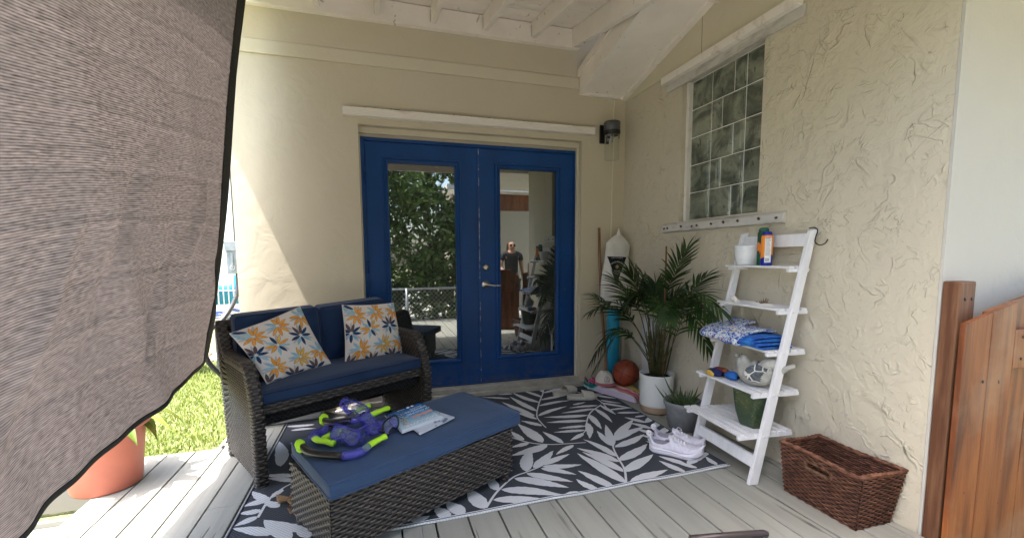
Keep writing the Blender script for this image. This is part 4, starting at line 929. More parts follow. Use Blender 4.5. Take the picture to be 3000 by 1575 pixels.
# rolled socks / gloves on the fourth shelf
def roll(p0, p1, r, m, name, parent, m2=None):
    mb = MB(); P0, P1 = Vector(p0), Vector(p1); D = (P1 - P0).normalized(); U = Vector((0, 0, 1)); W_ = D.cross(U)
    def fn(u, v):
        t = v; s = math.sin(math.pi * min(max(t, .02), .98)) ** .35; a = 2*math.pi*u; q = P0.lerp(P1, t)
        rr = r * s * (1 + .18 * noise.noise(Vector((a, t * 4, r * 90)))); return q + W_ * math.cos(a) * rr + U * (math.sin(a) * rr * .7 + r * .7)
    mb.grid(fn, 20, 16, cu=True); return mb.build(name, m, parent)
MNV = mat('navy_knit', (.012, .02, .10), .9, bump=(200, .5, .002)); MRD = mat('maroon_knit', (.16, .03, .02), .9, var=(30, (.3, .12, .04), .5, .6)); MYE = mat('yellow_knit', (.65, .42, .08), .9); MSK = mat('bright_blue_knit', (.02, .12, .42), .9)
sk = thing('water_socks', 'bundled navy, maroon and yellow water socks left of the bird on the fourth shelf', 'socks', lp(.33, .08, .487))
roll(lp(.42, .05, .487), lp(.31, .065, .487), .030, MNV, 'toe', sk); roll(lp(.43, .10, .487), lp(.31, .11, .487), .033, MRD, 'cuff', sk)
mb = MB(); mb.grid(lambda u, v: lp(.40 - .07*u, .012 + .006 * abs(2*v-1) + .004 * (2*u-1)**2 * 1.5, .492 + .034 * v * math.sin(math.pi * (.15 + .7 * u))), 10, 6); mb.build('patch', MYE, sk, solid=.003)
ms = roll(lp(.31, .09, .487), lp(.225, .10, .487), .034, MSK, 'dive_sock', None); own(ms); tag(ms, 'bright blue sock bundle between the navy socks and the bird ornament', 'sock')
# bird ornament
bird = thing('bird_ornament', 'grey stone bird ornament with mosaic wing on the fourth shelf', 'ornament', lp(.11, .12, .487))
BC = lp(.125, .135, .487); BX = (LE * .93 - LB * .35).normalized(); BY = Vector((-BX.y, BX.x, 0))
def bp(x, y, z): return BC + BX * x + BY * y + Vector((0, 0, z))
sp = [(-.185, .150), (-.15, .132), (-.115, .112), (-.075, .135), (-.03, .078), (.015, .072), (.05, .080), (.072, .102), (.082, .128), (.088, .146), (.094, .157)]
br = [.010, .013, .020, .040, .062, .071, .065, .048, .034, .027, .008]
P_ = bez([(x, 0, z) for x, z in sp], 4); rr_ = [lerp(br[min(i//4, 10)], br[min(i//4+1, 10)], (i % 4)/4) for i in range(len(P_))]
mb = MB(); mb.tube([bp(q.x, 0, q.z) for q in P_], rr_, 24, up=(0, 0, 1)); 
for v_i, v in enumerate(mb.v):
    q = Vector(v); y = (q - BC).dot(BY); mb.v[v_i] = tuple(q - BY * y * (.12))
    if mb.v[v_i][2] < BC.z + .001: mb.v[v_i] = (mb.v[v_i][0], mb.v[v_i][1], BC.z + .001)
MST = mat('carved_grey_stone', (.34, .34, .31), .8, var=(30, (.50, .48, .43), .4, .7), bump=(45, .5, .006))
mb.build('body', MST, bird)
mb = MB(); mb.tube([bp(.108, 0, .148), bp(.124, 0, .1475), bp(.136, 0, .145)], [.011, .007, .001], 10); mb.build('beak', MST, bird)
for sg in (1, -1):
    mb = MB(); mb.grid(lambda u, v: bp(.103 + .005 * v * math.cos(2*math.pi*u), sg * (.0225 + .001 * (1 - v)), .1575 + .005 * v * math.sin(2*math.pi*u)), 16, 3, cu=True); mb.build('eye', mat('stone_eye', (.20, .20, .18), .7), bird)
def wing_mat():
    n = NT('slate_mosaic'); n.b.inputs['Roughness'].default_value = .6
    v = n.n('TexVoronoi', feature='DISTANCE_TO_EDGE'); v.inputs['Scale'].default_value = 20; v.inputs['Randomness'].default_value = .8; n.l(n.co(), v.inputs[0])
    n.base(n.mix(n.ramp(v.outputs['Distance'], [(.035, 0.), (.06, 1.)]), (.62, .61, .57), n.mix(n.ramp(n.noise(60, detail=5), [(.4, 0.), (.65, 1.)]), (.045, .055, .07), (.12, .135, .15)))); return n.mat
WM = wing_mat()
for sg in (1, -1):
    mb = MB()
    def wf(u, v):
        a = 2*math.pi*u; x = -.022 + .068 * v * math.cos(a) * (1.15 if math.cos(a) < 0 else .85); z = .082 + .047 * v * math.sin(a)
        k = min(range(len(P_)), key=lambda i: abs(P_[i].x - x)); rr = rr_[k]; dz = z - P_[k].z; y = math.sqrt(max(0, rr*rr - dz*dz)) * .88 + .011
        return bp(x, sg * y, z)
    mb.grid(wf, 36, 8, cu=True); mb.build('wing', WM, bird)
# green hexagonal pot on the lowest shelf
def sqpot(a, z):
    q = abs(((a + .35) % (math.pi/3)) - math.pi/6); return .90 / math.cos(math.pi/6 - q) if False else math.cos(math.pi/6) / math.cos(q) * 1.04
def gp_mat():
    n = NT('mossy_green_glaze'); n.b.inputs['Roughness'].default_value = .35
    c = n.mix(n.ramp(n.noise(9, detail=4), [(.4, 0.), (.65, 1.)]), (.028, .055, .026), (.07, .085, .035))
    w = n.noise(14, detail=1, dist=2.5); ln = n.ramp(n.math('ABSOLUTE', n.math('SUBTRACT', w, .52)), [(.004, 1.), (.014, 0.)])
    c = n.mix(n.math('MULTIPLY', ln, n.ramp(n.noise(7, rot=(1, 1, 0)), [(.42, 0.), (.5, .8)])), c, (.24, .22, .10)); n.base(c); n.bump(ln, .4, .004); return n.mat
gc = lp(.135, .135, .2685); o = MB().lathe([(0, .003), (.066, .003), (.070, 0), (.078, .01), (.100, .08), (.112, .15), (.116, .19), (.118, .198), (.112, .20), (.106, .196), (.10, .15), (0, .14)], gc, 60, fn=sqpot).build('planter', gp_mat()); own(o)
tag(o, 'dark green hexagonal planter with engraved vines on the lowest shelf', 'planter')

# ---------------------------------------------------------------- wicker basket
bk = thing('basket', 'brown seagrass basket with a cut-out handle on the deck by the wall', 'basket', (-.14, -2.18, 0))
def bk_mat():
    n = NT('twisted_brown_seagrass'); n.b.inputs['Roughness'].default_value = .7; n.b.inputs['Specular IOR Level'].default_value = .3
    a = n.ramp(n.noise(26, (1, 1, 5), detail=4), [(.35, 0.), (.68, 1.)]); b = n.ramp(n.noise(9, detail=3), [(.35, 0.), (.7, 1.)])
    c = n.mix(a, (.065, .020, .010), (.27, .125, .075)); n.base(n.mix(b, c, n.mix(a, (.030, .010, .006), (.17, .075, .048)))); n.bump(n.noise(160, (1, 1, 3)), .6, .004); return n.mat
M['bk'] = bk_mat(); BKL = [M['bk'], mat('dark_basket_gap', (.012, .006, .004), .9), M['bk']]
BBt = [(-.245, -2.0), (-.245, -2.352), (-.03, -2.352), (-.03, -2.0)]; BTp = [(-.278, -1.992), (-.283, -2.392), (-.028, -2.40), (-.024, -1.992)]; BH = .262
def bside(i, inset=0, flip=False):
    j = (i + 1) % 4; b0, b1, t0, t1 = (Vector((*BBt[i], 0)), Vector((*BBt[j], 0)), Vector((*BTp[i], BH)), Vector((*BTp[j], BH)))
    N_ = ((b1 - b0).cross(t0 - b0)).normalized(); 
    cen = Vector((-.14, -2.19, .13))
    if (cen - b0).dot(N_) > 0: N_ = -N_
    sgn = -1 if flip else 1
    return (lambda u, v: (b0.lerp(b1, u).lerp(t0.lerp(t1, u), v) - N_ * inset + Vector((0, 0, .004 * math.sin(u * 5 + i) * v)), N_ * sgn)), (b1 - b0).length
hole = lambda u, v: .36 < u < .66 and .70 < v < .84
for i in range(4):
    mb = MB(); fn, w_ = bside(i); weave(mb, fn, w_, BH, .021, .0104, .0042, rag=.0012, skip=hole if i == 0 else None)
    fn2, _ = bside(i, .012, True); weave(mb, fn2, w_, BH, .021, .0104, .0035, rag=.0012, skip=hole if i == 0 else None)
    mb.build('side', BKL, bk)
    if i == 0:
        f1, _ = bside(i, .006); loop = [f1(.5 + .16 * max(-1, min(1, 1.35 * math.cos(t))) , .77 + .075 * max(-1, min(1, 1.4 * math.sin(t))))[0] for t in np.linspace(0, 2*math.pi, 41)[:-1]]
        mb = MB(); mb.tube(loop, [.0085 + .0018 * math.sin(k * 2.6) for k in range(40)], 8, closed=True); mb.build('handle_rim', mat('plaited_seagrass_rim', (.17, .09, .05), .8, var=(60, (.08, .04, .02), .45, .6)), bk)
mb = MB(); rim = []
for i in range(4):
    fn, w_ = bside(i, .005)
    for k in range(30): rim.append(fn(k / 30, 1)[0])
mb.tube(rim, [.0105 + .002 * math.sin(k * 2.2) for k in range(len(rim))], 8, closed=True); mb.build('rim', M['bk'], bk)
mb = MB()
for z in (.006,): mb.hexa([(-.24, -2.345, .004), (-.035, -2.345, .004), (-.035, -2.005, .004), (-.24, -2.005, .004)], [(-.24, -2.345, .015), (-.035, -2.345, .015), (-.035, -2.005, .015), (-.24, -2.005, .015)])
mb.build('base', M['bk'], bk)

# ---------------------------------------------------------------- plants
def pal(n1='palm_leaf'):
    n = NT(n1); n.b.inputs['Roughness'].default_value = .38; n.b.inputs['Specular IOR Level'].default_value = .45
    c = n.mix(n.ramp(n.noise(9, detail=3), [(.35, 0.), (.65, 1.)]), (.012, .034, .009), (.045, .095, .020)); n.base(c)
    t = n.n('BsdfTranslucent'); n.l(c, t.inputs[0]); mx = n.n('MixShader'); mx.inputs[0].default_value = .2
    n.l(n.b.outputs[0], mx.inputs[1]); n.l(t.outputs[0], mx.inputs[2]); n.l(mx.outputs[0], n.out.inputs[0]); return n.mat
M['palm'] = pal(); M['stem'] = mat('palm_stem', (.10, .075, .03), .6, var=(20, (.03, .045, .012), .4, .6))
def leaf_strip(mb, p0, d, L, w, droop, side_, m=0, n=6, lim=True):
    d = d.normalized(); q = p0.copy(); pts = [q.copy()]; dd = d.copy()
    for i in range(n):
        dd = (dd + Vector((0, 0, -droop / n))).normalized(); q = q + dd * (L / n); pts.append(q.copy())
    s_ = dd.cross(side_).normalized() if dd.cross(side_).length > .1 else Vector((1, 0, 0)); vs = []
    for i, q in enumerate(pts):
        t = i / n; hw = w * (math.sin(math.pi * min(1, .08 + .92 * t) ** .7)) if t < 1 else .0003
        for k, lift in ((-1, .25), (0, 0), (1, .25)):
            z = q + s_ * hw * k + side_ * hw * lift
            if lim and z.x > -.012: z.x = -.012 - .02 * abs(z.x + .012)
            if lim and z.y > -.012: z.y = -.012
            vs.append(z)
    mb.add(vs, [(3*i+k, 3*i+k+1, 3*i+3+k+1, 3*i+3+k) for i in range(n) for k in (0, 1)], m)
pot_c = Vector((-.17, -.80, .004)); rp = random.Random(21)
palm = thing('potted_palm', 'bushy parlour palm in a white ribbed pot by the corner', 'potted palm', tuple(pot_c))
PR = .128; prof = [(0, .004), (.094, .004), (.105, .0), (.113, .012), (.119, .055)]; 
mb = MB(); mb.lathe(prof, pot_c, 48, 1)
pr2 = [(.119, .055), (.121, .062)]; 
for k in range(18):
    z = .062 + k * .0118; pr2 += [(.1225 + .0006*k*.3, z + .002), (.1245 + .0006*k*.3, z + .006), (.1225 + .0006*k*.3, z + .010)]
pr2 += [(.128, .280), (.130, .292), (.128, .298), (.120, .296), (.115, .285), (.112, .262)]
mb.lathe(pr2, pot_c, 48, 0); mb.build('pot', [mat('white_ribbed_glaze', (.72, .72, .70), .35), mat('bare_tan_clay', (.42, .29, .20), .8)], palm)
MB().grid(lambda u, v: (pot_c.x + .114 * v * math.cos(2*math.pi*u), pot_c.y + .114 * v * math.sin(2*math.pi*u), pot_c.z + .268 + .006 * noise.noise(Vector((u*9, v*5, 0)))), 24, 6, cu=True).build('soil', M['soil'], palm)
TIPS0 = [(-.12,-1.04,1.25,.35),(-.3,-.66,1.10,.7),(-.3,-.78,1.05,.8),(-.42,-.24,.86,.9),(-.46,-.25,.72,1.1),(-.45,-.27,.30,1.6),(-.52,-.48,.30,1.6),(-.22,-1.50,.86,1.0),(-.2,-1.38,.60,1.5),(-.14,-1.27,1.07,.5),(-.1,-.66,.98,.6),(-.2,-1.40,.80,1.2),(-.34,-.42,1.02,.8),(-.42,-.90,.46,1.5),(-.28,-.56,1.08,.6),(-.36,-1.18,.78,1.1),(-.40,-.70,.80,1.0),(-.12,-.98,.95,.7),(-.30,-1.10,.60,1.5),(-.5,-.62,.62,1.3),(-.2,-.42,.80,1.0),(-.45,-.80,.70,1.2),(-.3,-1.28,.72,1.2)]
TIPS = [t for t in TIPS0 if t[:3] not in ((-.42, -.90, .46), (-.30, -1.10, .60), (-.5, -.62, .62), (-.45, -.80, .70), (-.3, -1.28, .72))]
for i, (x, y, z, dr) in enumerate(TIPS):
    T_ = Vector((x, y, z)); a = rp.uniform(0, 6.28); r0 = rp.uniform(.01, .06); P0 = pot_c + Vector((r0*math.cos(a), r0*math.sin(a), .265))
    hgt = max(z, .55) + (.10 if dr > .9 else -.02); mid = P0.lerp(T_, .30); mid.z = P0.z + (hgt - P0.z) * .62
    up = P0.lerp(T_, .62); up.z = hgt - (.0 if dr > .9 else (hgt - P0.z) * .17)
    if dr > 1.4: up.z = max(z + .22, .60)
    pts = bez([P0, mid, up, T_], 8); n = len(pts); mbs = MB(); mbs.tube(pts, [lerp(.0045, .0012, k/(n-1)) for k in range(n)], 6)
    fr = mbs.build('stem', M['stem'], palm)
    mb = MB(); st = int(n * .42); cnt = 0
    for k in range(st, n - 1):
        f_ = k + rp.uniform(0, .3); kk = min(int(f_), n - 2); q = pts[kk].lerp(pts[kk+1], f_ - kk); tn = (pts[min(kk+2, n-1)] - pts[max(kk-1, 0)]).normalized()
        sd = tn.cross(Vector((0, 0, 1))); sd = sd.normalized() if sd.length > .05 else Vector((1, 0, 0)); upv = sd.cross(tn)
        rel = (f_ - st) / (n - 1 - st); Lf = (.105 + .105 * math.sin(math.pi * (rel * .8 + .15))) * rp.uniform(.85, 1.15)
        for sg in (-1, 1):
            d = tn * (.75 + .5 * rel) + sd * sg * (1.0 - .5 * rel) + upv * rp.uniform(-.05, .3)
            leaf_strip(mb, q, d, Lf, .0098 * rp.uniform(.8, 1.2), .35 + .35 * dr * rp.uniform(.6, 1.2), upv)
    leaf_strip(mb, pts[-1], pts[-1] - pts[-2], .12, .007, .5, Vector((0, 0, 1)) if abs((pts[-1]-pts[-2]).normalized().z) < .8 else Vector((1, 0, 0)))
    mb.build('leaflets', M['palm'], fr)
for i in range(22):                                           # bare cane stems crowding the pot
    a = rp.uniform(0, 6.28); r0 = rp.uniform(.01, .075); P0 = pot_c + Vector((r0*math.cos(a), r0*math.sin(a), .262)); b = P0 + Vector((r0*math.cos(a)*1.2, r0*math.sin(a)*1.2, rp.uniform(.28, .5)))
    if b.x > -.03: b.x = -.03
    MB().tube([P0, P0.lerp(b, .5) + Vector((.006, .004, 0)), b], [.0055, .0045, .003], 6).build('cane', M['stem'], palm)
stk = MB().tube([(-.155, -.86, .27), (-.152, -.855, .8), (-.150, -.852, 1.268)], .0065, 10).build('plant_stake', mat('reddish_wood_stake', (.26, .13, .08), .7, var=(30, (.15, .07, .04), .4, .6, (1, 1, .1)))); own(stk); tag(stk, 'thin reddish wooden stake stuck upright in the palm pot', 'stake')
# aloe
al = Vector((-.205, -1.155, .004)); aloe = thing('potted_aloe', 'spiky aloe in a matte grey pot beside the white ribbed pot', 'potted aloe', tuple(al))
MB().lathe([(0, .004), (.075, .004), (.083, 0), (.088, .006), (.089, .022), (.093, .025), (.114, .150), (.117, .156), (.1275, .176), (.128, .194), (.1255, .200), (.120, .197), (.114, .165), (.108, .150)], al, 48).build('pot', mat('matte_grey_plastic', (.20, .205, .215), .6, var=(30, (.24, .24, .25), .4, .6)), aloe)
MB().grid(lambda u, v: (al.x + .110 * v * math.cos(2*math.pi*u), al.y + .110 * v * math.sin(2*math.pi*u), .160 + .006 * noise.noise(Vector((u*9, v*5, 2)))), 24, 6, cu=True).build('soil', M['soil'], aloe)
M['aloe'] = mat('aloe_green', (.045, .085, .025), .45, var=(40, (.10, .14, .05), .45, .65), bump=(90, .3, .002))
ra = random.Random(9)
def aloe_leaf(base, d, L, w, curl):
    mb = MB(); n = 12; d = d.normalized(); q = base.copy(); dd = d.copy(); sd = d.cross(Vector((0, 0, 1))); sd = sd.normalized() if sd.length > .05 else Vector((1, 0, 0)); rows_ = []
    for i in range(n + 1):
        t = i / n; hw = w * (1 - t) ** .75 * (1 + .10 * (i % 2)); nn = sd.cross(dd).normalized()
        rows_.append([q + sd*hw, q + sd*hw*.55 - nn*hw*.55, q - nn*hw*.75, q - sd*hw*.55 - nn*hw*.55, q - sd*hw, q + nn*hw*.05])
        dd = (dd + Vector((0, 0, curl / n))).normalized(); q = q + dd * L / n
    vs = [p for r_ in rows_ for p in r_]; fs = [(6*i+k, 6*i+(k+1) % 6, 6*i+6+(k+1) % 6, 6*i+6+k) for i in range(n) for k in range(6)]
    return mb.add(vs, fs, 0)
for i in range(34):
    a = ra.uniform(0, 6.28); e = ra.uniform(.55, 1.35); r0 = ra.uniform(0, .07); b_ = al + Vector((r0*math.cos(a), r0*math.sin(a), .158))
    aloe_leaf(b_, Vector((math.cos(a)*math.cos(e), math.sin(a)*math.cos(e), math.sin(e))), ra.uniform(.08, .15), .0105, ra.uniform(-.1, .5)).build('leaf', M['aloe'], aloe)
aloe_leaf(al + Vector((-.02, .03, .158)), Vector((-.22, .75, 1.05)), .235, .013, .2).build('leaf', M['aloe'], aloe)
aloe_leaf(al + Vector((-.05, .06, .158)), Vector((-.2, 1.0, .35)), .19, .012, .55).build('leaf', M['aloe'], aloe)
aloe_leaf(al + Vector((.02, -.05, .158)), Vector((.05, -.45, 1.1)), .19, .013, .1).build('leaf', M['aloe'], aloe)

# ---------------------------------------------------------------- things in the corner
tb = MB().tube([(-.145, -.085, .004), (-.15, -.10, .4), (-.152, -.112, .78), (-.135, -.125, 1.25), (-.128, -.13, 1.30)], [.058, .058, .057, .030, .027], 20).build('rolled_umbrella', mat('turquoise_nylon', (.01, .24, .42), .55, var=(14, (.02, .33, .52), .4, .6, (1, 1, .3)), bump=(14, .5, .01, (3, 3, .4)))); own(tb)
tag(tb, 'rolled turquoise beach umbrella standing upright in the corner', 'umbrella')
mb = MB(); mb.lathe([(.020, -.05), (.029, -.045), (.029, -.04), (.020, -.035), (.021, .005), (.030, .008), (.030, .013), (.019, .018), (.004, .085), (0, .088)], (-.128, -.135, 1.362), 20)
cp = mb.build('umbrella_tip', mat('white_plastic', (.72, .71, .68), .4), None); cp.parent = tb; cp.data.transform(Matrix.Translation(-tb.location))
# canvas tote hung upside down over it
LV = [(1.385,-.165,-.100,.012),(1.355,-.205,-.062,.03),(1.318,-.244,-.030,.048),(1.29,-.247,-.016,.052),(1.245,-.251,-.020,.05),(1.18,-.263,-.026,.05),(1.075,-.280,-.014,.056),(.945,-.296,-.010,.06),(.80,-.306,-.008,.062),(.765,-.298,-.010,.058),(.742,-.262,-.03,.05),(.715,-.17,-.075,.04)]
MC = mat('white_canvas', (.70, .68, .66), .85, var=(7, (.60, .58, .57), .4, .7), bump=(9, .9, .03, (1, 1, .6)))
tote = thing('canvas_tote', 'white canvas tote with a black pennant print hung over the turquoise umbrella', 'tote bag', (-.16, -.14, .71))
def tsf(u, v):
    k = min(int(v * (len(LV)-1)), len(LV)-2); f_ = v * (len(LV)-1) - k; z, xl, xr, dy = (lerp(a, b, f_) for a, b in zip(LV[k], LV[k+1]))
    a = 2*math.pi*u; c, s_ = math.cos(a), math.sin(a); x = lerp(xl, xr, .5 + .5 * math.copysign(abs(c) ** .8, c)); y = -.135 + s_ * dy
    w_ = .010 * noise.noise(Vector((x * 14, z * 7, s_))) + .004 * noise.noise(Vector((x*30, z*20, 4))); return Vector((x, min(y + w_, -.004), z))
mb = MB(); mb.grid(tsf, 56, 60, cu=True); mb.build('bag', MC, tote)
def tfront(x, z, lift=.002):
    v = 0; best = None
    for k in range(len(LV)-1):
        if LV[k][0] >= z >= LV[k+1][0]:
            f_ = (LV[k][0]-z)/(LV[k][0]-LV[k+1][0]); v = (k+f_)/(len(LV)-1)
            xl, xr = lerp(LV[k][1], LV[k+1][1], f_), lerp(LV[k][2], LV[k+1][2], f_)
            q = (x-xl)/(xr-xl)*2-1; c = math.copysign(min(1, abs(q)) ** (1/.8), q); u = 1 - math.acos(max(-1, min(1, c)))/(2*math.pi)
            return tsf(u, v) + Vector((0, -lift, 0))
pen = [(-.255, 1.195), (-.073, 1.188), (-.180, .945)]
mb = MB(); N = 24; vs = []; ids = {}
for j in range(N + 1):
    for i in range(N + 1 - j):
        a_, b_ = i / N, j / N; x = pen[0][0] + (pen[1][0]-pen[0][0])*a_ + (pen[2][0]-pen[0][0])*b_; z = pen[0][1] + (pen[1][1]-pen[0][1])*a_ + (pen[2][1]-pen[0][1])*b_
        ids[i, j] = len(vs); vs.append(tfront(x, z, .0025))
fs = []
for j in range(N):
    for i in range(N - j):
        fs.append((ids[i,j], ids[i+1,j], ids[i,j+1]))
        if i + j < N - 1: fs.append((ids[i+1,j], ids[i+1,j+1], ids[i,j+1]))
mb.add(vs, fs, 0)
mb.build('pennant', mat('black_print', (.008, .009, .014), .8), tote)
MTX = mat('white_print', (.72, .72, .70), .8)
def drape_text(body, size, cx, cz, arc=0, spacing=1.0, m=MTX):
    o = textmesh(body, size, Matrix.Identity(4), 'lettering', m, tote, extr=0, spacing=spacing)
    me = o.data; off = tote.location
    for v in me.vertices:
        x, y = v.co.x + off.x, v.co.y + off.y
        z = cz + y - (x * x) * arc + x * -.04; q = tfront(cx + x, z, .0042)
        v.co = (q - off) if q else Vector((cx + x, -.2, z)) - off
drape_text('24.5551°N  81.7800°W', .0115, -.167, 1.181); drape_text('CONCH REPUBLIC', .0185, -.168, 1.146, 6.0, .92)
drape_text('We Seceded', .0135, -.171, 1.067); drape_text('Where Others', .0135, -.172, 1.052); drape_text('Failed', .0135, -.173, 1.037); drape_text('1982', .0115, -.176, 1.008)
mb = MB()
for k in range(20):
    a = 2*math.pi*k/20; r1 = .020 if k % 2 else .028; c0 = Vector((-.170, 1.102)); d = Vector((math.cos(a), math.sin(a))); pp = Vector((-d.y, d.x))
    tri = [c0 + d*.009 + pp*.0018, c0 + d*.009 - pp*.0018, c0 + d*r1]; mb.add([tfront(q.x, q.y, .0042) for q in tri], [(0, 1, 2)], 0, False)
mb.build('sunburst', mat('gold_print', (.55, .38, .12), .7), tote)
mb = MB(); mb.add([tfront(-.170 + .0075*math.cos(a), 1.102 + .0075*math.sin(a), .0045) for a in np.linspace(0, 2*math.pi, 13)[:-1]], [tuple(range(12))], 0, False); mb.build('conch_emblem', mat('pale_print', (.75, .62, .50), .7), tote)
br_ = MB().tube([(-.262, -.020, 1.452), (-.258, -.028, 1.20), (-.245, -.05, .75), (-.215, -.09, .25), (-.205, -.10, .01)], [.0115, .013, .0135, .0135, .0135], 14).build('broom_handle', mat('worn_brown_wood', (.20, .10, .055), .6, var=(24, (.30, .17, .10), .45, .65, (1, 1, .12)))); own(br_); tag(br_, 'brown wooden broom handle leaning on the wall by the door', 'broom handle')
mb = MB(); mb.grid(lambda u, v: Vector((-.062 - .034 * math.sin(math.pi*v) ** .5 * math.cos(2*math.pi*u) + .012 * noise.noise(Vector((u*6, v*4, 1))), -.53 + .085 * math.sin(2*math.pi*u) + .02 * noise.noise(Vector((u*4, v*3, 5))), .006 + .68 * v)), 36, 24, cu=True)
o = mb.build('folded_mat', mat('white_vinyl', (.58, .59, .60), .5, bump=(10, .8, .03))); own(o); tag(o, 'crumpled white vinyl mat standing behind the palm against the wall', 'mat')
# basketball
bc = Vector((-.122, -.285, .168)); br = .1155
def ballm():
    n = NT('worn_orange_red_rubber'); n.b.inputs['Roughness'].default_value = .5
    n.base(n.mix(n.ramp(n.noise(7), [(.4, 0.), (.7, 1.)]), (.30, .055, .022), (.21, .034, .016))); v = n.n('TexVoronoi'); v.inputs['Scale'].default_value = 260; n.l(n.co(), v.inputs[0]); n.bump(v.outputs['Distance'], .4, .001); return n.mat
ball = MB().grid(lambda u, v: bc + br * Vector((math.sin(math.pi*v)*math.cos(2*math.pi*u), math.sin(math.pi*v)*math.sin(2*math.pi*u), -math.cos(math.pi*v))), 48, 32, cu=True).build('basketball', ballm()); own(ball)
tag(ball, 'dark red basketball on the striped towel in the corner', 'basketball')
mb = MB(); Rb = Matrix.Rotation(R(8), 3, 'X') @ Matrix.Rotation(R(20), 3, 'Y') @ Matrix.Rotation(R(40), 3, 'Z')
cv = [[Vector((math.cos(a), math.sin(a), 0)) for a in np.linspace(0, 2*math.pi, 61)[:-1]], [Vector((math.cos(a), 0, math.sin(a))) for a in np.linspace(0, 2*math.pi, 61)[:-1]]]
for sg in (1, -1): cv.append([Vector((math.cos(a)*math.cos(.62 + .33*math.cos(2*a)) , sg*math.sin(.62 + .33*math.cos(2*a)), math.sin(a)*math.cos(.62 + .33*math.cos(2*a)))) for a in np.linspace(0, 2*math.pi, 81)[:-1]])
for c_ in cv: mb.tube([bc + (Rb @ q) * (br + .0003) for q in c_], .0019, 6, closed=True)
sm = mb.build('seams', M['black'], None); sm.parent = ball; sm.data.transform(Matrix.Translation(-ball.location))
# striped towel
TC = [Vector((-.43, -.14, 0)), Vector((-.235, -.615, 0)), Vector((-.085, -.52, 0)), Vector((-.03, -.06, 0))]
def tpt(u, v, ex=0):
    q = TC[0].lerp(TC[1], u).lerp(TC[3].lerp(TC[2], u), v); e = min(u, 1-u, v, 1-v)
    h = .040 * min(1, e * 14) ** .5 + .012 * noise.noise(Vector((u*5, v*6, 0))) * min(1, e*8) + .008 * math.sin(v*14 + 2*noise.noise(Vector((u*3, v, 1)))) * min(1, e*8)
    q = q + Vector((.012*noise.noise(Vector((u*4, 1, v*3))), .012*noise.noise(Vector((u*4, 7, v*3))), 0)); q.z = .008 + max(0, h); 
    if q.x > -.02: q.x = -.02
    return q
STM = [mat('towel_' + n_, c, .95, bump=(220, .7, .004)) for n_, c in (('lilac', (.52, .44, .56)), ('white', (.68, .64, .60)), ('pink', (.62, .13, .18)), ('rose', (.60, .25, .28)), ('cream', (.70, .60, .50)), ('orange', (.62, .20, .02)), ('yellow', (.68, .52, .12)))]
mb = MB(); nu, nv = 60, 42; sc = [0]*3 + [1]*4 + [2]*5 + [3]*5 + [2]*4 + [4]*3 + [5]*7 + [4]*4 + [6]*4 + [1]*3
vs = [tpt(i/nu, j/nv) for j in range(nv+1) for i in range(nu+1)]
for j in range(nv):
    mb.add([vs[jj*(nu+1)+i] for jj in (j, j+1) for i in range(nu+1)], [(i, i+1, nu+2+i, nu+1+i) for i in range(nu)], sc[j])
o = mb.build('striped_towel', STM); own(o); tag(o, 'pink, orange and white striped towel folded on the rug corner', 'towel')
# cap
hc = Vector((-.27, -.175, .050)); hat = thing('baseball_cap', 'white cap with a pink brim lying on the striped towel', 'cap', tuple(hc))
HX = Vector((-.25, -.95, 0)).normalized(); HY = Vector((-HX.y, HX.x, 0))   # brim faces the viewer
def hp(x, y, z): return hc + HX*x + HY*y + Vector((0, 0, z))
mb = MB(); mb.grid(lambda u, v: hp(.092*math.cos(2*math.pi*u)*math.cos(v*math.pi/2*.98)**.75, .084*math.sin(2*math.pi*u)*math.cos(v*math.pi/2*.98)**.75, .012 + .105*math.sin(v*math.pi/2)**1.1 + .005*noise.noise(Vector((math.cos(6.28*u)*2, math.sin(6.28*u)*2, v*3)))), 40, 16, cu=True); mb.build('crown', mat('cream_twill', (.66, .62, .56), .85, bump=(200, .4, .002)), hat)
mb = MB(); mb.grid(lambda u, v: hp((.090 + .062*v*math.sin(math.pi*u)**.8)*math.cos(math.pi*(u-.5)*.9), (.084 + .01*v)*math.sin(math.pi*(u-.5)*.95)*(1+.04*v), .016 - .004*v*v - .020*(2*u-1)**2*v + .006), 28, 8); mb.build('brim', mat('pink_twill', (.52, .17, .22), .85), hat, solid=.004)
MB().grid(lambda u, v: hp(.0935*math.cos(2*math.pi*u), .0855*math.sin(2*math.pi*u), .008 + .016*v), 40, 2, cu=True).build('band', mat('pink_twill_band', (.52, .17, .22), .85), hat)
MK = mat('maroon_embroidery', (.12, .03, .05), .8)
def hatpt(a, z, l=.002):
    v = math.asin(max(0, min(1, (z-.012)/.105))**(1/1.1))/(math.pi/2); c = math.cos(v*math.pi/2*.98)**.75
    return hp((.092+l)*math.cos(a)*c + 0, (.084+l)*math.sin(a)*c, z + .002)
mb = MB(); mb.tube([hatpt(.026/.085*math.cos(t), .058 + .026*math.sin(t)) for t in np.linspace(0, 2*math.pi, 33)[:-1]], .0014, 5, closed=True); mb.build('emblem_ring', MK, hat)
def hat_text(body, size, dz):
    o = textmesh(body, size, Matrix.Identity(4), 'lettering', MK, hat, extr=0)
    for v in o.data.vertices:
        x, y = v.co.x + hc.x, v.co.y + hc.y; v.co = hatpt(x/.085, .058 + dz + y, .003) - hc
hat_text('22', .026, .009); hat_text('2xx6', .017, -.010)
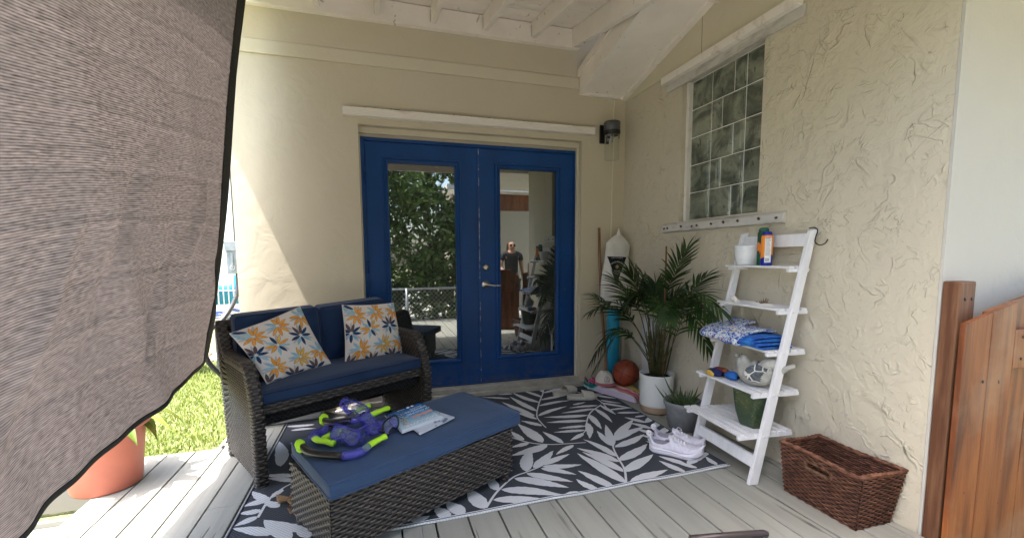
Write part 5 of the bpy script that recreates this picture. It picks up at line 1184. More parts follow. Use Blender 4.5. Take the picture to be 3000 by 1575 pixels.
# kids' trainers and adult shoes
def shoe(heel, toe, wd, hgt, mats, label, cat, grp, name='trainer', sole_h=.03, flare=1.0, z0=.008, side_=1, parts_extra=None, heel_loop=True):
    heel, toe = Vector((*heel, z0)), Vector((*toe, z0)); X = (toe - heel); L = X.length; X.normalize(); Y = Vector((-X.y, X.x, 0)); T = thing(name, label, cat, tuple(heel.lerp(toe, .5)), grp)
    def sp_(x, y, z): return heel + X*x*L + Y*y + Vector((0, 0, z))
    def hw(t): return wd * (.36 + .14*math.sin(math.pi*min(1, t*1.15))**.6 * 1 + .10*math.exp(-((t-.70)/.2)**2) - .04*math.exp(-((t-.42)/.15)**2)) * (min(1, (t+.015)/.10)**.5) * (max(0, min(1, (1.015-t)/.17))**.5) * 1.0
    def zs(t): return .012*max(0, (t-.72)/.28)**1.6*3*hgt/.1 + .004*max(0, (.12-t)/.12)
    mb = MB(); NS = 40
    def solef(u, v):      # sole wall loft: u length out and back, v height
        a = u*2; t = a if a <= 1 else 2-a; s = 1 if a <= 1 else -1
        bul = 1 + (.10*math.sin(math.pi*v))*flare
        h = sole_h * (1.15 - .35*math.sin(math.pi*t*.9) if True else 1)
        return sp_(t, s*hw(t)*bul, zs(t) + h*v)
    mb.grid(solef, 2*NS, 8)
    mb.grid(lambda u, v: sp_(u, (2*v-1)*hw(u), zs(u)), NS, 6); mb.grid(lambda u, v: sp_(u, (2*v-1)*hw(u), zs(u) + sole_h*(1.15-.35*math.sin(math.pi*u*.9))), NS, 6)
    so = mb.build('sole', mats[1], T)
    def ht(t): # top line height
        if t < .12: return hgt*(.98 - .10*math.sin(math.pi*t/.12*.5))
        if t < .42: return hgt*lerp(.72, .95, ((t-.12)/.3)**1.4) if False else hgt*(.70 + .0*t)
        return hgt*lerp(.98, .50, ((t-.42)/.58)**.9)
    def collar(t): # height of the opening edge at the sides
        return hgt*(1.0 - .42*math.sin(math.pi*min(1, max(0, (t-.0)/.40)))**.9)
    O1 = .40
    def upf(u, v):
        t = u; hb = zs(t) + sole_h*(1.13-.35*math.sin(math.pi*t*.9)); a = math.pi*v; c, s = math.cos(a), math.sin(a)
        top = (collar(t) if t < O1 else lerp(hgt*1.0, hgt*.48, ((t-O1)/(1-O1))**.8)) + zs(t)*.6
        top = max(top, hb + .012)
        w_ = hw(t)*.96*math.copysign(abs(c)**(.55), c)*(1-.12*s)
        return sp_(t, w_, hb + (top-hb)*s**.75 + .0025*noise.noise(Vector((t*14, v*6, wd*50))))
    mb = MB(); mb.grid(upf, 48, 24, skip=lambda u, v: u < O1 and .25 < v < .75 and u > .035)
    mb.build('upper', mats[0], T, solid=.003)
    mb = MB(); mb.grid(lambda u, v: sp_(lerp(.06, .46, u), (2*v-1)*hw(.2)*.70*(1-.2*u), sole_h*1.1 + .008 + hgt*.06*u), 10, 8)
    mb.build('insole', mats[3], T)
    mb = MB(); mb.grid(lambda u, v: sp_(lerp(.60, .36, u), (2*v-1)*.026*(wd/.1), lerp(hgt*.80, hgt*1.12, u) - .004*(2*v-1)**2*4), 8, 6); mb.build('tongue', mats[0], T, solid=.004)
    mb = MB()
    for k in range(5):
        t = .42 + k*.055; h = lerp(hgt*1.03, hgt*.72, k/5); w_ = .024*(wd/.1)
        mb.tube(bez([sp_(t, -w_, h - .006), sp_(t + .01, 0, h + .006), sp_(t + .025, w_, h - .006)], 4), .0026, 6); mb.tube(bez([sp_(t, w_, h - .006), sp_(t + .01, 0, h + .0065), sp_(t + .025, -w_, h - .006)], 4), .0026, 6)
    for s in (-1, 1):
        mb.tube(bez([sp_(.43, 0, hgt*1.06), sp_(.46, s*.028, hgt*1.12), sp_(.52, s*.040, hgt*.95), sp_(.50, s*.015, hgt*.98), sp_(.43, 0, hgt*1.06)], 5), .0024, 6)
        mb.tube(bez([sp_(.44, 0, hgt*1.05), sp_(.50, s*.03, hgt*.90), sp_(.56, s*.048, hgt*.62)], 5), .0022, 6)
    mb.build('laces', mats[2], T)
    if heel_loop:
        mb = MB(); mb.tube(bez([sp_(.02, 0, hgt*.80), sp_(-.045, 0, hgt*.90), sp_(-.04, 0, hgt*1.10), sp_(.02, 0, hgt*1.06)], 5), .005, 8, flat=1.6); mb.build('heel_tab', mats[2], T)
    if parts_extra: parts_extra(T, sp_, hw, upf)
    return T
MWS = mat('white_mesh_knit', (.74, .72, .80), .8, var=(60, (.62, .60, .70), .45, .65, (1, 1, .5)), bump=(240, .6, .002)); MSO = mat('white_foam_sole', (.80, .77, .84), .5); MLC = mat('white_lace', (.82, .80, .85), .8); MIN_ = mat('grey_lining', (.34, .34, .42), .9)
def wextra(T, sp_, hw, upf):
    mb = MB(); L = [(t, .020 + .016*math.sin(math.pi*(t-.05)/.9)) for t in np.linspace(.06, .93, 24)]
    for s in (-1, 1): mb.tube([sp_(t, s*hw(t)*1.075, z*.75 + .006*math.cos(t*5)) for t, z in L], .0026, 6)
    mb.build('sole_groove', mat('lilac_grey_rubber', (.50, .48, .58), .5), T)
shoe((-.615, -1.375), (-.40, -1.60), .112, .098, [MWS, MSO, MLC, MIN_], 'near white running shoe on the front right corner of the rug', 'shoe', 'white running shoes', sole_h=.038, parts_extra=wextra)
shoe((-.53, -1.30), (-.315, -1.515), .112, .098, [MWS, MSO, MLC, MIN_], 'far white running shoe tucked behind its pair by the ladder foot', 'shoe', 'white running shoes', sole_h=.038, parts_extra=wextra)
MTE = mat('teal_mesh', (.01, .15, .15), .8); MAQ = mat('aqua_foam', (.22, .46, .45), .6); MPK = mat('hot_pink_lace', (.75, .10, .25), .8); MLG = mat('pale_grey_lining', (.50, .50, .48), .9)
shoe((-.395, -.045), (-.36, -.225), .075, .070, [MTE, MAQ, MPK, MLG], 'left teal and pink child trainer by the door threshold', 'shoe', 'teal and pink child trainers', sole_h=.022)
shoe((-.325, -.055), (-.315, -.25), .075, .070, [MTE, MAQ, MPK, MLG], 'right teal and pink child trainer touching the white cap', 'shoe', 'teal and pink child trainers', sole_h=.022)
def slide(heel, toe, label):
    heel, toe = Vector((*heel, .008)), Vector((*toe, .008)); X = (toe-heel); L = X.length; X.normalize(); Y = Vector((-X.y, X.x, 0)); T = thing('slide_sandal', label, 'sandal', tuple(heel.lerp(toe, .5)), 'beige slide sandals')
    def sp_(x, y, z): return heel + X*x*L + Y*y + Vector((0, 0, z))
    def hw(t): return .050*(.80 + .2*math.sin(math.pi*t*.9 - .6))*(min(1, (t+.01)/.16)**.5)*(max(0, min(1, (1.01-t)/.2))**.5)
    m = mat('beige_moulded_foam', (.52, .49, .43), .6, var=(25, (.44, .41, .36), .45, .7))
    mb = MB(); mb.grid(lambda u, v: sp_((u*2 if u <= .5 else 2-2*u), (1 if u <= .5 else -1)*hw(u*2 if u <= .5 else 2-2*u)*(1+.06*math.sin(math.pi*v)), .026*v*(1.15 - .2*(u*2 if u <= .5 else 2-2*u)) + .006*max(0, (u*2 if u <= .5 else 2-2*u)-.75)*4), 60, 6)
    mb.grid(lambda u, v: sp_(u, (2*v-1)*hw(u), .026*(1.15-.2*u) - .004*math.sin(math.pi*v)*math.sin(math.pi*u) + .006*max(0, u-.75)*4), 40, 12); mb.build('footbed', m, T)
    mb = MB(); mb.grid(lambda u, v: sp_(lerp(.52 - .05*math.sin(math.pi*v), .86, u), hw(.68)*1.06*math.cos(math.pi*v), .012 + (.058 - .020*u)*math.sin(math.pi*v)**.8), 12, 24); mb.build('strap', m, T, solid=.006)
slide((-.715, -.345), (-.462, -.405), 'front beige slide sandal on the back edge of the rug'); slide((-.80, -.235), (-.545, -.165), 'rear beige slide sandal nearer the door')

# ---------------------------------------------------------------- on the bench: snorkel sets and magazines
TZ = .383
ML = mat('lime_silicone', (.42, .78, .02), .35, spec=.5); MBK = mat('glossy_black_tube', (.012, .012, .012), .28, spec=.4)
def clearp():
    n = NT('translucent_violet_silicone'); n.b.inputs['Base Color'].default_value = (.14, .14, .62, 1); n.b.inputs['Roughness'].default_value = .18; n.b.inputs['Specular IOR Level'].default_value = .7; n.b.inputs['Coat Weight'].default_value = .4
    t = n.n('BsdfTransparent'); t.inputs[0].default_value = (.62, .62, .95, 1); mx = n.n('MixShader'); mx.inputs[0].default_value = .70
    n.l(n.b.outputs[0], mx.inputs[1]); n.l(t.outputs[0], mx.inputs[2]); n.l(mx.outputs[0], n.out.inputs[0]); return n.mat
MV = clearp(); 
def lens_mat():
    n = NT('clear_mask_lens'); n.b.inputs['Base Color'].default_value = (.3, .33, .5, 1); n.b.inputs['Roughness'].default_value = .03
    t = n.n('BsdfTransparent'); t.inputs[0].default_value = (.9, .92, .97, 1); mx = n.n('MixShader'); mx.inputs[0].default_value = .7; n.l(n.b.outputs[0], mx.inputs[1]); n.l(t.outputs[0], mx.inputs[2]); n.l(mx.outputs[0], n.out.inputs[0]); return n.mat
MLN = lens_mat()
def snorkel(top, black, corr, mouth, label, r=.0165):
    T = thing('snorkel', label, 'snorkel', (black[0][0], black[0][1], TZ), 'snorkels on the bench')
    t0, t1 = Vector(top[0]), Vector(top[1])
    mb = MB(); mb.tube([t0, t0.lerp(t1, .25), t0.lerp(t1, .8), t1], [.010, .0215, .021, .013], 16, flat=.62); mb.build('splash_guard', ML, T)
    P = bez(black, 6); MB().tube(P, r, 14).build('tube', MBK, T)
    P = bez(corr, 10); MB().tube(P, [r*1.02 + (.0022 if i % 2 else -.0004) for i in range(len(P))], 14).build('flex_tube', MV, T)
    P = bez(mouth, 4); n = len(P); MB().tube(P, [lerp(.0165, .0125, i/(n-1)) if i < n-3 else .0155 for i in range(n)], 14, flat=.8).build('mouthpiece', ML, T)
    return T
snorkel([(-.0 -2.548, -1.650, TZ+.045), (-2.528, -1.688, TZ+.006)], [(-2.53, -1.672, TZ+.022), (-2.50, -1.715, TZ+.014), (-2.45, -1.755, TZ+.014), (-2.365, -1.797, TZ+.014)],
        [(-2.365, -1.797, TZ+.014), (-2.325, -1.800, TZ+.014), (-2.285, -1.780, TZ+.017), (-2.262, -1.755, TZ+.022)], [(-2.275, -1.768, TZ+.020), (-2.25, -1.735, TZ+.024), (-2.215, -1.705, TZ+.028), (-2.19, -1.69, TZ+.032)], 'front snorkel with a black tube and lime mouthpiece, overhanging the near end of the bench')
snorkel([(-2.478, -1.385, TZ+.058), (-2.470, -1.425, TZ+.02)], [(-2.472, -1.405, TZ+.034), (-2.450, -1.450, TZ+.038), (-2.41, -1.475, TZ+.042), (-2.345, -1.490, TZ+.045)],
        [(-2.345, -1.490, TZ+.045), (-2.31, -1.488, TZ+.048), (-2.28, -1.470, TZ+.05), (-2.262, -1.455, TZ+.05)], [(-2.270, -1.462, TZ+.05), (-2.235, -1.44, TZ+.054), (-2.20, -1.415, TZ+.058), (-2.172, -1.392, TZ+.058)], 'rear snorkel with a black tube lying on the masks towards the loveseat')
T = snorkel([(-2.36, -1.40, TZ+.02), (-2.38, -1.42, TZ+.01)], [(-2.38, -1.42, TZ+.012), (-2.42, -1.455, TZ+.012), (-2.45, -1.48, TZ+.012)], [(-2.45, -1.48, TZ+.013), (-2.49, -1.515, TZ+.016), (-2.505, -1.56, TZ+.02), (-2.485, -1.60, TZ+.022)],
        [(-2.492, -1.590, TZ+.022), (-2.475, -1.625, TZ+.024), (-2.44, -1.655, TZ+.026), (-2.405, -1.68, TZ+.022)], 'middle snorkel bent back with its lime mouthpiece facing the deck')
MB().tube([(-2.455, -1.615, TZ+.022), (-2.41, -1.58, TZ+.03), (-2.385, -1.565, TZ+.032)], [.014, .017, .012], 12).build('valve', ML, T)
def mask_(c, fwd, up, label, frame=MV, s=1.0, buckle=True):
    c = Vector(c); F = Vector(fwd).normalized(); U = Vector(up); U = (U - F*U.dot(F)).normalized(); S_ = F.cross(U); T = thing('dive_mask', label, 'dive mask', tuple(c), 'dive masks on the bench')
    def mp(x, y, z): return c + (S_*x + U*y + F*z)*s
    def rim(a, k=1.0): 
        ca, sa = math.cos(a), math.sin(a); x = .078*k*math.copysign(abs(ca)**.6, ca); y = .042*k*math.copysign(abs(sa)**.7, sa)
        if sa < 0 and abs(ca) < .35: y *= .45 + .55*abs(ca)/.35
        return x, y
    MB().tube([mp(*rim(a), 0) for a in np.linspace(0, 2*math.pi, 49)[:-1]], .0055*s, 8, closed=True).build('frame', frame, T)
    mb = MB(); mb.grid(lambda u, v: mp(rim(2*math.pi*u, lerp(1, .80, v))[0], rim(2*math.pi*u, lerp(1, .86, v))[1], -.045*v - .008*math.cos(4*math.pi*u)*v), 40, 6, cu=True); mb.build('skirt', MV, T, solid=.0015)
    mb = MB(); mb.grid(lambda u, v: mp(rim(2*math.pi*u, v)[0], rim(2*math.pi*u, v)[1], .001), 40, 3, cu=True); mb.build('lens', MLN, T)
    mb = MB()
    for q in (-1, 1):
        mb.tube(bez([mp(.078*q, .0, 0), mp(.10*q, .0, -.03), mp(.085*q, .01, -.075), mp(.03*q, .02, -.10), mp(0, .02, -.105)], 6), .009*s, 8, flat=.22)
    mb.build('strap', MV, T)
    if buckle: MB().tube([mp(.086, 0, .004), mp(.092, 0, -.022)], [.011*s, .010*s], 8, flat=.6).build('buckle', MBK, T)
    return T
mask_((-2.165, -1.605, TZ+.048), (.75, -.50, .20), (-.25, .15, 1), 'black-rimmed dive mask standing on edge beside the magazine', frame=mat('black_mask_frame', (.012, .012, .014), .25), s=.78)
mask_((-2.36, -1.66, TZ+.045), (-.25, -.85, .55), (.3, .1, 1), 'violet dive mask lying face up in the middle of the heap', s=.80)
mask_((-2.33, -1.33, TZ+.05), (-.1, -.9, .35), (.45, .0, 1), 'violet dive mask at the back of the heap near the loveseat', s=.78)
mask_((-2.26, -1.52, TZ+.035), (.35, -.55, .75), (.8, .3, .2), 'violet dive mask folded under the rear snorkel', s=.74)
mp_ = thing('loose_mouthpiece', 'lime mouthpiece poking out behind the rear snorkel', 'mouthpiece', (-2.29, -1.33, TZ))
MB().tube(bez([(-2.335, -1.325, TZ+.03), (-2.30, -1.30, TZ+.04), (-2.262, -1.285, TZ+.045)], 4), [.013]*4 + [.0155]*5, 12, flat=.8).build('mouthpiece', ML, mp_)
MB().tube(bez([(-2.36, -1.34, TZ+.03), (-2.40, -1.30, TZ+.07), (-2.375, -1.27, TZ+.09)], 5), .0125, 12).build('flex_tube', MV, mp_)
rs = random.Random(3); ST = thing('strap_tangle', 'tangled clear violet straps and cords over the heap of masks', 'straps', (-2.33, -1.6, TZ))
for k in range(16):
    c = Vector((rs.uniform(-2.42, -2.22), rs.uniform(-1.70, -1.50), TZ + rs.uniform(.02, .055))); a = rs.uniform(0, 3.14); d = Vector((math.cos(a), math.sin(a), 0)); e_ = Vector((-d.y, d.x, 0))
    MB().tube(bez([c - d*.06, c - d*.02 + e_*.03*rs.uniform(-1, 1) + Vector((0, 0, .02)), c + d*.03 + e_*.03*rs.uniform(-1, 1) + Vector((0, 0, .015)), c + d*.07 + Vector((0, 0, -.01))], 6), .0035 if k < 3 else .0016, 6, flat=.3 if k < 5 else 1).build('strap', MV, ST)
def paper(Q4, z, name, m, parent=None, curl=.004, th=.0025, nu=16, nv=16):
    Q = [Vector((x, y, z)) for x, y in Q4]; mb = MB(); fn = lambda u, v: Q[0].lerp(Q[1], u).lerp(Q[3].lerp(Q[2], u), v) + Vector((0, 0, curl*(u**3) + curl*.6*(1-v)**3))
    mb.grid(fn, nu, nv); o = mb.build(name, m, parent, solid=th); return o, fn
def cover_mat():
    n = NT('printed_magazine_cover'); n.b.inputs['Roughness'].default_value = .2; n.b.inputs['Specular IOR Level'].default_value = .5
    tc = n.n('TexCoord'); sx = n.n('SeparateXYZ'); n.l(tc.outputs['UV'], sx.inputs[0])
    t = n.n('TexNoise'); t.inputs['Scale'].default_value = 7; t.inputs['Detail'].default_value = 6; t.inputs['Distortion'].default_value = .6; n.l(tc.outputs['UV'], t.inputs[0])
    v = n.math('ADD', sx.outputs[1], n.math('MULTIPLY', n.math('SUBTRACT', t.outputs['Fac'], .5), .35))
    c = n.ramp(v, [(.05, (.62, .72, .80)), (.35, (.30, .50, .68)), (.6, (.04, .24, .52)), (.95, (.01, .08, .26))]); n.base(c); return n.mat
mg1 = thing('magazine', 'glossy travel magazine with a blue reef cover on top of the other', 'magazine', (-2.05, -1.41, TZ), 'magazines on the bench')
Q1 = [(-2.116, -1.613), (-1.906, -1.480), (-1.999, -1.215), (-2.190, -1.350)]
def adduv(o, nu, nv):
    uv = o.data.uv_layers.new(name='UVMap')
    for l in o.data.loops:
        i = l.vertex_index % (nu+1); j = l.vertex_index // (nu+1); uv.data[l.index].uv = (i/nu, j/nv)
o, mf = paper(Q1, TZ+.010, 'cover', cover_mat(), mg1); adduv(o, 16, 16)
paper(Q1, TZ+.004, 'pages', mat('page_white', (.72, .73, .74), .6), mg1, curl=.002, th=.006)
def coverpt(u, v, l=.0022): return mf(u, v) + Vector((0, 0, l))
def patch(u0, u1, v0, v1, m, parent, fn, name, l=.0022):
    MB().grid(lambda a, b: fn(lerp(u0, u1, a), lerp(v0, v1, b), l), 10, 2).build(name, m, parent)
patch(.45, .98, .40, .47, mat('salmon_print', (.75, .27, .16), .4), mg1, coverpt, 'title_band')
mb = MB(); rg = random.Random(8)
for k in range(150):
    a, b = rg.gauss(.20, .11), rg.gauss(.58, .13) if k < 110 else rg.uniform(.2, .5)
    if k >= 110: a = rg.gauss(.22, .04)
    if not (.02 < a < .55 and .1 < b < .9): continue
    s_ = rg.uniform(.015, .04); t = rg.uniform(0, 3.14); mb.add([coverpt(a + s_*math.cos(t + q)*.8*rr, b + s_*math.sin(t + q)*rr, .0024 + .0001*(k % 3)) for q, rr in ((0, 1), (1.7, .35), (3.14, 1), (4.6, .35))], [(0, 1, 2, 3)], k % 3, False)
mb.build('coral_picture', [mat('tan_print', (.42, .26, .09), .4), mat('dark_print', (.03, .05, .05), .4), mat('cream_print', (.66, .54, .32), .4)], mg1)
def cover_text(body, size, u, v, m, sp=1):
    o = textmesh(body, size, Matrix.Identity(4), 'lettering', m, mg1, extr=0, spacing=sp); off = mg1.location
    for w in o.data.vertices:
        x, y = w.co.x + off.x, w.co.y + off.y; q = coverpt(u - x, v - y, .0028); w.co = q - off        # printed upside down for the viewer
MWT = mat('white_ink', (.85, .87, .9), .4)
cover_text('DISCOVER', .17, .52, .14, mat('pale_ink', (.70, .78, .85), .4)); cover_text('SHIPWRECKS', .10, .70, .72, MWT); cover_text('OF COZUMEL', .10, .70, .60, MWT); cover_text('EXPLORING', .06, .74, .80, MWT); cover_text('BLUE REEF', .07, .74, .33, mat('dark_ink', (.02, .05, .12), .4))
mb = MB()
for q in (.60, .72): mb.grid(lambda a, b: coverpt(q + .045*b*math.cos(6.2832*a), .93 + .035*b*math.sin(6.2832*a), .0026), 14, 1, cu=True)
mb.build('badge', MWT, mg1); patch(.30, .50, .92, .935, MWT, mg1, coverpt, 'rule')
mg2 = thing('magazine', 'second magazine fanned out underneath, with curled white pages', 'magazine', (-1.96, -1.5, TZ), 'magazines on the bench')
Q2 = [(-2.038, -1.648), (-1.849, -1.487), (-1.955, -1.330), (-2.10, -1.47)]
paper(Q2, TZ+.001, 'pages', mat('page_grey_white', (.66, .67, .70), .5, var=(30, (.15, .17, .22), .62, .66)), mg2, curl=.001, th=.003); paper(Q2, TZ+.0045, 'cover', mat('pale_blue_cover', (.55, .60, .68), .3, var=(25, (.12, .18, .28), .56, .62)), mg2, curl=.002, th=.0015)
# curled dry leaf scraps on the rug
for i, (x, y, s, a, l) in enumerate(((-2.655, -1.352, .045, .4, 'upper dry brown curled leaf on the rug beside the bench'), (-2.625, -1.408, .042, 2.0, 'middle dry brown curled leaf on the rug beside the bench'), (-2.588, -1.462, .042, 1.1, 'lowest dry brown curled leaf on the rug beside the bench'))):
    mb = MB(); ca, sa = math.cos(a), math.sin(a)
    def fn(u, v):
        p, q = (2*u-1), (2*v-1); w = (.35 + .65*abs(p)**.8)*s*.8; X_, Y_ = p*s*1.15, q*w; z = .010 + .020*q*q*(.6+.4*abs(p)) + .006*math.sin(9*q) + .012*abs(p)
        return (x + X_*ca - Y_*sa, y + X_*sa + Y_*ca, z)
    mb.grid(fn, 16, 16); o = mb.build('dry_leaf', mat('dry_brown_leaf', (.34, .21, .11), .8, var=(60, (.40, .27, .15), .4, .65, (1, 3, 1)), bump=(60, .6, .004)), solid=.0015); own(o); tag(o, l, 'leaf', 'dry leaves on the rug')
# storage lid under the loveseat
bn = thing('storage_box', 'low translucent plastic storage box under the loveseat', 'storage box', (-2.80, -.16, 0)); MBX = mat('milky_plastic', (.50, .50, .47), .4, trans=0)
def bx(x, y, z): return Vector((-2.62, -.20, .008)) + Vector((-.985, -.10, 0))*x + Vector((.06, .99, 0))*y + Vector((0, 0, z))
MB().hexa([bx(.02, .01, 0), bx(.52, .01, 0), bx(.52, .20, 0), bx(.02, .20, 0)][::-1], [bx(0, 0, .115), bx(.54, 0, .115), bx(.54, .21, .115), bx(0, .21, .115)][::-1]).build('tub', MBX, bn, bevel=.012)
MB().hexa([bx(-.01, -.01, .1155), bx(.55, -.01, .1155), bx(.55, .215, .1155), bx(-.01, .215, .1155)][::-1], [bx(-.006, -.006, .135), bx(.546, -.006, .135), bx(.546, .21, .135), bx(-.006, .21, .135)][::-1]).build('lid', MBX, bn, bevel=.006)

# ---------------------------------------------------------------- wall lamp and cable
lamp = thing('wall_lamp', 'black cylinder wall lamp with a clear glass shade by the corner', 'wall lamp', (-.2, 0, 2.28))
MB().box((-.262, -.022, 2.200), (-.172, -.001, 2.358)).build('back_plate', M['black'], lamp, bevel=.004)
lc = (-.197, -.112, 0)
MB().box((-.215, -.06, 2.24), (-.179, -.021, 2.34)).build('arm', M['black'], lamp, bevel=.003)
mb = MB(); mb.lathe([(0, 2.362), (.068, 2.362), (.071, 2.357), (.071, 2.285), (.068, 2.283)][::-1], lc, 36); mb.build('housing', M['dgrey'], lamp)
mb = MB(); mb.lathe([(.0725, 2.284), (.0725, 2.262), (.066, 2.258), (.066, 2.250), (.060, 2.250), (0, 2.262)][::-1], lc, 36)
for a in (0, 2.1, 4.2):
    x, y = lc[0] + .070*math.cos(a), lc[1] + .070*math.sin(a); mb.box((x-.004, y-.004, 2.225), (x+.004, y+.004, 2.284))
mb.build('collar', M['black'], lamp)
def clear():
    n = NT('clear_lamp_glass'); g_ = n.n('BsdfGlossy'); g_.inputs['Roughness'].default_value = .03; t = n.n('BsdfTransparent'); t.inputs[0].default_value = (.97, .98, .97, 1)
    lw = n.n('LayerWeight'); lw.inputs[0].default_value = .2; mx = n.n('MixShader'); n.l(n.math('ADD', n.math('MULTIPLY', lw.outputs['Fresnel'], .5), .05), mx.inputs[0]); n.l(t.outputs[0], mx.inputs[1]); n.l(g_.outputs[0], mx.inputs[2]); n.l(mx.outputs[0], n.out.inputs[0]); return n.mat
mb = MB(); mb.lathe([(.064, 2.25), (.064, 2.045), (.060, 2.038), (0, 2.036)], lc, 36); mb.build('glass_shade', clear(), lamp)
MB().lathe([(0, 2.26), (.018, 2.26), (.018, 2.22), (.012, 2.215), (.012, 2.19), (0, 2.188)], lc, 20).build('bulb_socket', mat('grey_socket', (.25, .25, .24), .5), lamp)
mb = MB(); mb.tube(bez([(-.118, -.006, 2.595), (-.121, -.006, 2.45), (-.118, -.006, 2.2), (-.124, -.007, 2.0), (-.13, -.006, 1.83), (-.127, -.006, 1.6), (-.133, -.006, 1.37), (-.128, -.007, .9), (-.132, -.007, .3)], 5), .0058, 8)
cb = mb.build('cable', mat('cream_cable', (.70, .65, .54), .6)); own(cb)
MB().box((-.142, -.011, 1.80), (-.118, -.001, 1.812)).build('cable_clip', M['trim'], None); c_ = bpy.data.objects['cable_clip']; c_.parent = cb; c_.data.transform(Matrix.Translation(-cb.location))
tag(cb, 'painted cable running down the corner of the back wall below the lamp', 'cable')

# ---------------------------------------------------------------- meter box and conduit on the house end
db = thing('switch_box', 'grey electrical switch box mounted on the end of the back wall', 'switch box', (-3.24, .15, 1.2)); MGX = mat('grey_galvanised_paint', (.20, .24, .27), .45, metal=.3, var=(20, (.28, .31, .33), .4, .7))
MB().box((-3.274, .10, 1.085), (-3.184, .24, 1.31)).build('box', MGX, db, bevel=.004); MB().box((-3.280, .085, 1.255), (-3.178, .245, 1.325)).build('hood', MGX, db, bevel=.003)
MB().lathe([(.018, 0), (.018, .006), (.012, .006), (.012, 0)], (-3.235, .099, 1.13), 20, M=rotY).build('knockout', mat('bright_zinc', (.5, .52, .53), .35, metal=.8), db); MB().box((-3.243, .09, 1.12), (-3.227, .0995, 1.24)).build('switch_lever', MGX, db, bevel=.003)
cd = MB().tube(bez([(-3.215, .14, 1.09), (-3.216, .12, .97), (-3.24, .07, .86), (-3.29, -.0, .76), (-3.345, -.08, .70), (-3.375, -.13, .60), (-3.36, -.13, .48), (-3.30, -.08, .36), (-3.24, -.02, .20), (-3.22, .0, -.05)], 7), .0165, 12).build('conduit', mat('black_flexible_conduit', (.030, .033, .036), .4, var=(60, (.10, .11, .12), .6, .7))); own(cd); tag(cd, 'black flexible conduit looping down from the grey switch box', 'conduit')
c2 = MB().tube([(-3.215, .17, 1.325), (-3.213, .17, 3.2)], .02, 12).build('conduit', M['dgrey']); own(c2); tag(c2, 'straight dark conduit rising above the grey switch box', 'conduit')

# ---------------------------------------------------------------- terracotta planter outside the cloth
pc = Vector((-3.62, -.87, 0)); ter = thing('terracotta_planter', 'large terracotta coloured planter at the left edge of the deck', 'planter', tuple(pc))
MB().lathe([(0, .003), (.135, .003), (.142, 0), (.148, .012), (.168, .20), (.180, .315), (.183, .32), (.198, .322), (.203, .33), (.207, .385), (.203, .392), (.192, .39), (.185, .36), (.165, .30)], pc, 56).build('pot', mat('terracotta_plastic', (.55, .17, .11), .5, var=(8, (.48, .15, .10), .4, .7)), ter)
MB().grid(lambda u, v: (pc.x + .185*v*math.cos(6.2832*u), pc.y + .185*v*math.sin(6.2832*u), .345), 24, 3, cu=True).build('soil', M['soil'], ter)
M['broad'] = leafmat('broad_green_leaf', (.10, .19, .03), (.28, .26, .06), 14, .3)
rq = random.Random(5)
def broad(b, d, L, w, droop, parent):
    mb = MB(); n = 10; q = Vector(b); dd = Vector(d).normalized(); sd = dd.cross(Vector((0, 0, 1))).normalized(); vs = []
    for i in range(n+1):
        t = i/n; hw = w*math.sin(math.pi*min(1, .05+.95*t)**.8) if i < n else .001; nn = sd.cross(dd)
        for k in (-1, -.5, 0, .5, 1): vs.append(q + sd*hw*k + nn*hw*.35*k*k)
        dd = (dd + Vector((0, 0, -droop/n))).normalized(); q = q + dd*L/n
    mb.add(vs, [(5*i+k, 5*i+k+1, 5*i+6+k, 5*i+5+k) for i in range(n) for k in range(4)], 0); mb.build('leaf', M['broad'], parent)
for k in range(14):
    a = rq.uniform(0, 6.28); broad(pc + Vector((.05*math.cos(a), .05*math.sin(a), .35)), (math.cos(a), math.sin(a), rq.uniform(.3, 1.2)), rq.uniform(.22, .38), .035, rq.uniform(1.5, 2.6), ter)
broad(pc + Vector((.10, .08, .36)), (.85, .35, .35), .30, .030, 1.9, ter); broad(pc + Vector((.12, .05, .36)), (.8, .3, .05), .20, .04, 3.6, ter)

# ---------------------------------------------------------------- wooden gate on the wing corner
def wood():
    n = NT('stained_orange_brown_boards'); n.b.inputs['Roughness'].default_value = .55; n.b.inputs['Specular IOR Level'].default_value = .35
    oi = n.n('ObjectInfo'); tc = n.n('TexCoord'); cb_ = n.n('CombineXYZ'); n.l(n.math('MULTIPLY', oi.outputs['Random'], 31.), cb_.inputs[0]); n.l(n.math('MULTIPLY', oi.outputs['Random'], 17.), cb_.inputs[2])
    va = n.n('VectorMath', operation='ADD'); n.l(tc.outputs['Object'], va.inputs[0]); n.l(cb_.outputs[0], va.inputs[1])
    def nz(sc, st, det, di=0):
        mp = n.n('Mapping'); mp.inputs['Scale'].default_value = st; n.l(va.outputs[0], mp.inputs[0]); t = n.n('TexNoise'); t.inputs['Scale'].default_value = sc; t.inputs['Detail'].default_value = det; t.inputs['Distortion'].default_value = di; n.l(mp.outputs[0], t.inputs[0]); return t.outputs['Fac']
    g1 = nz(7, (1.9, 1, .14), 6, 1.2); g2 = nz(40, (2.4, 1, .07), 4)
    c = n.ramp(g1, [(.30, (.08, .022, .010)), (.48, (.21, .066, .020)), (.62, (.28, .095, .026)), (.78, (.15, .060, .034))])
    c = n.mix(n.ramp(g2, [(.48, 0.), (.75, .35)]), c, (.09, .035, .016)); c = n.mix(n.math('MULTIPLY', n.ramp(n.noise(2.4, detail=5), [(.5, 0.), (.68, 1.)]), .5), c, (.32, .21, .14)); 
    kn = n.ramp(n.noise(26, detail=2), [(.74, 0.), (.77, 1.)]); c = n.mix(kn, c, (.03, .014, .008)); n.base(c); n.bump(g2, .4, .004); return n.mat
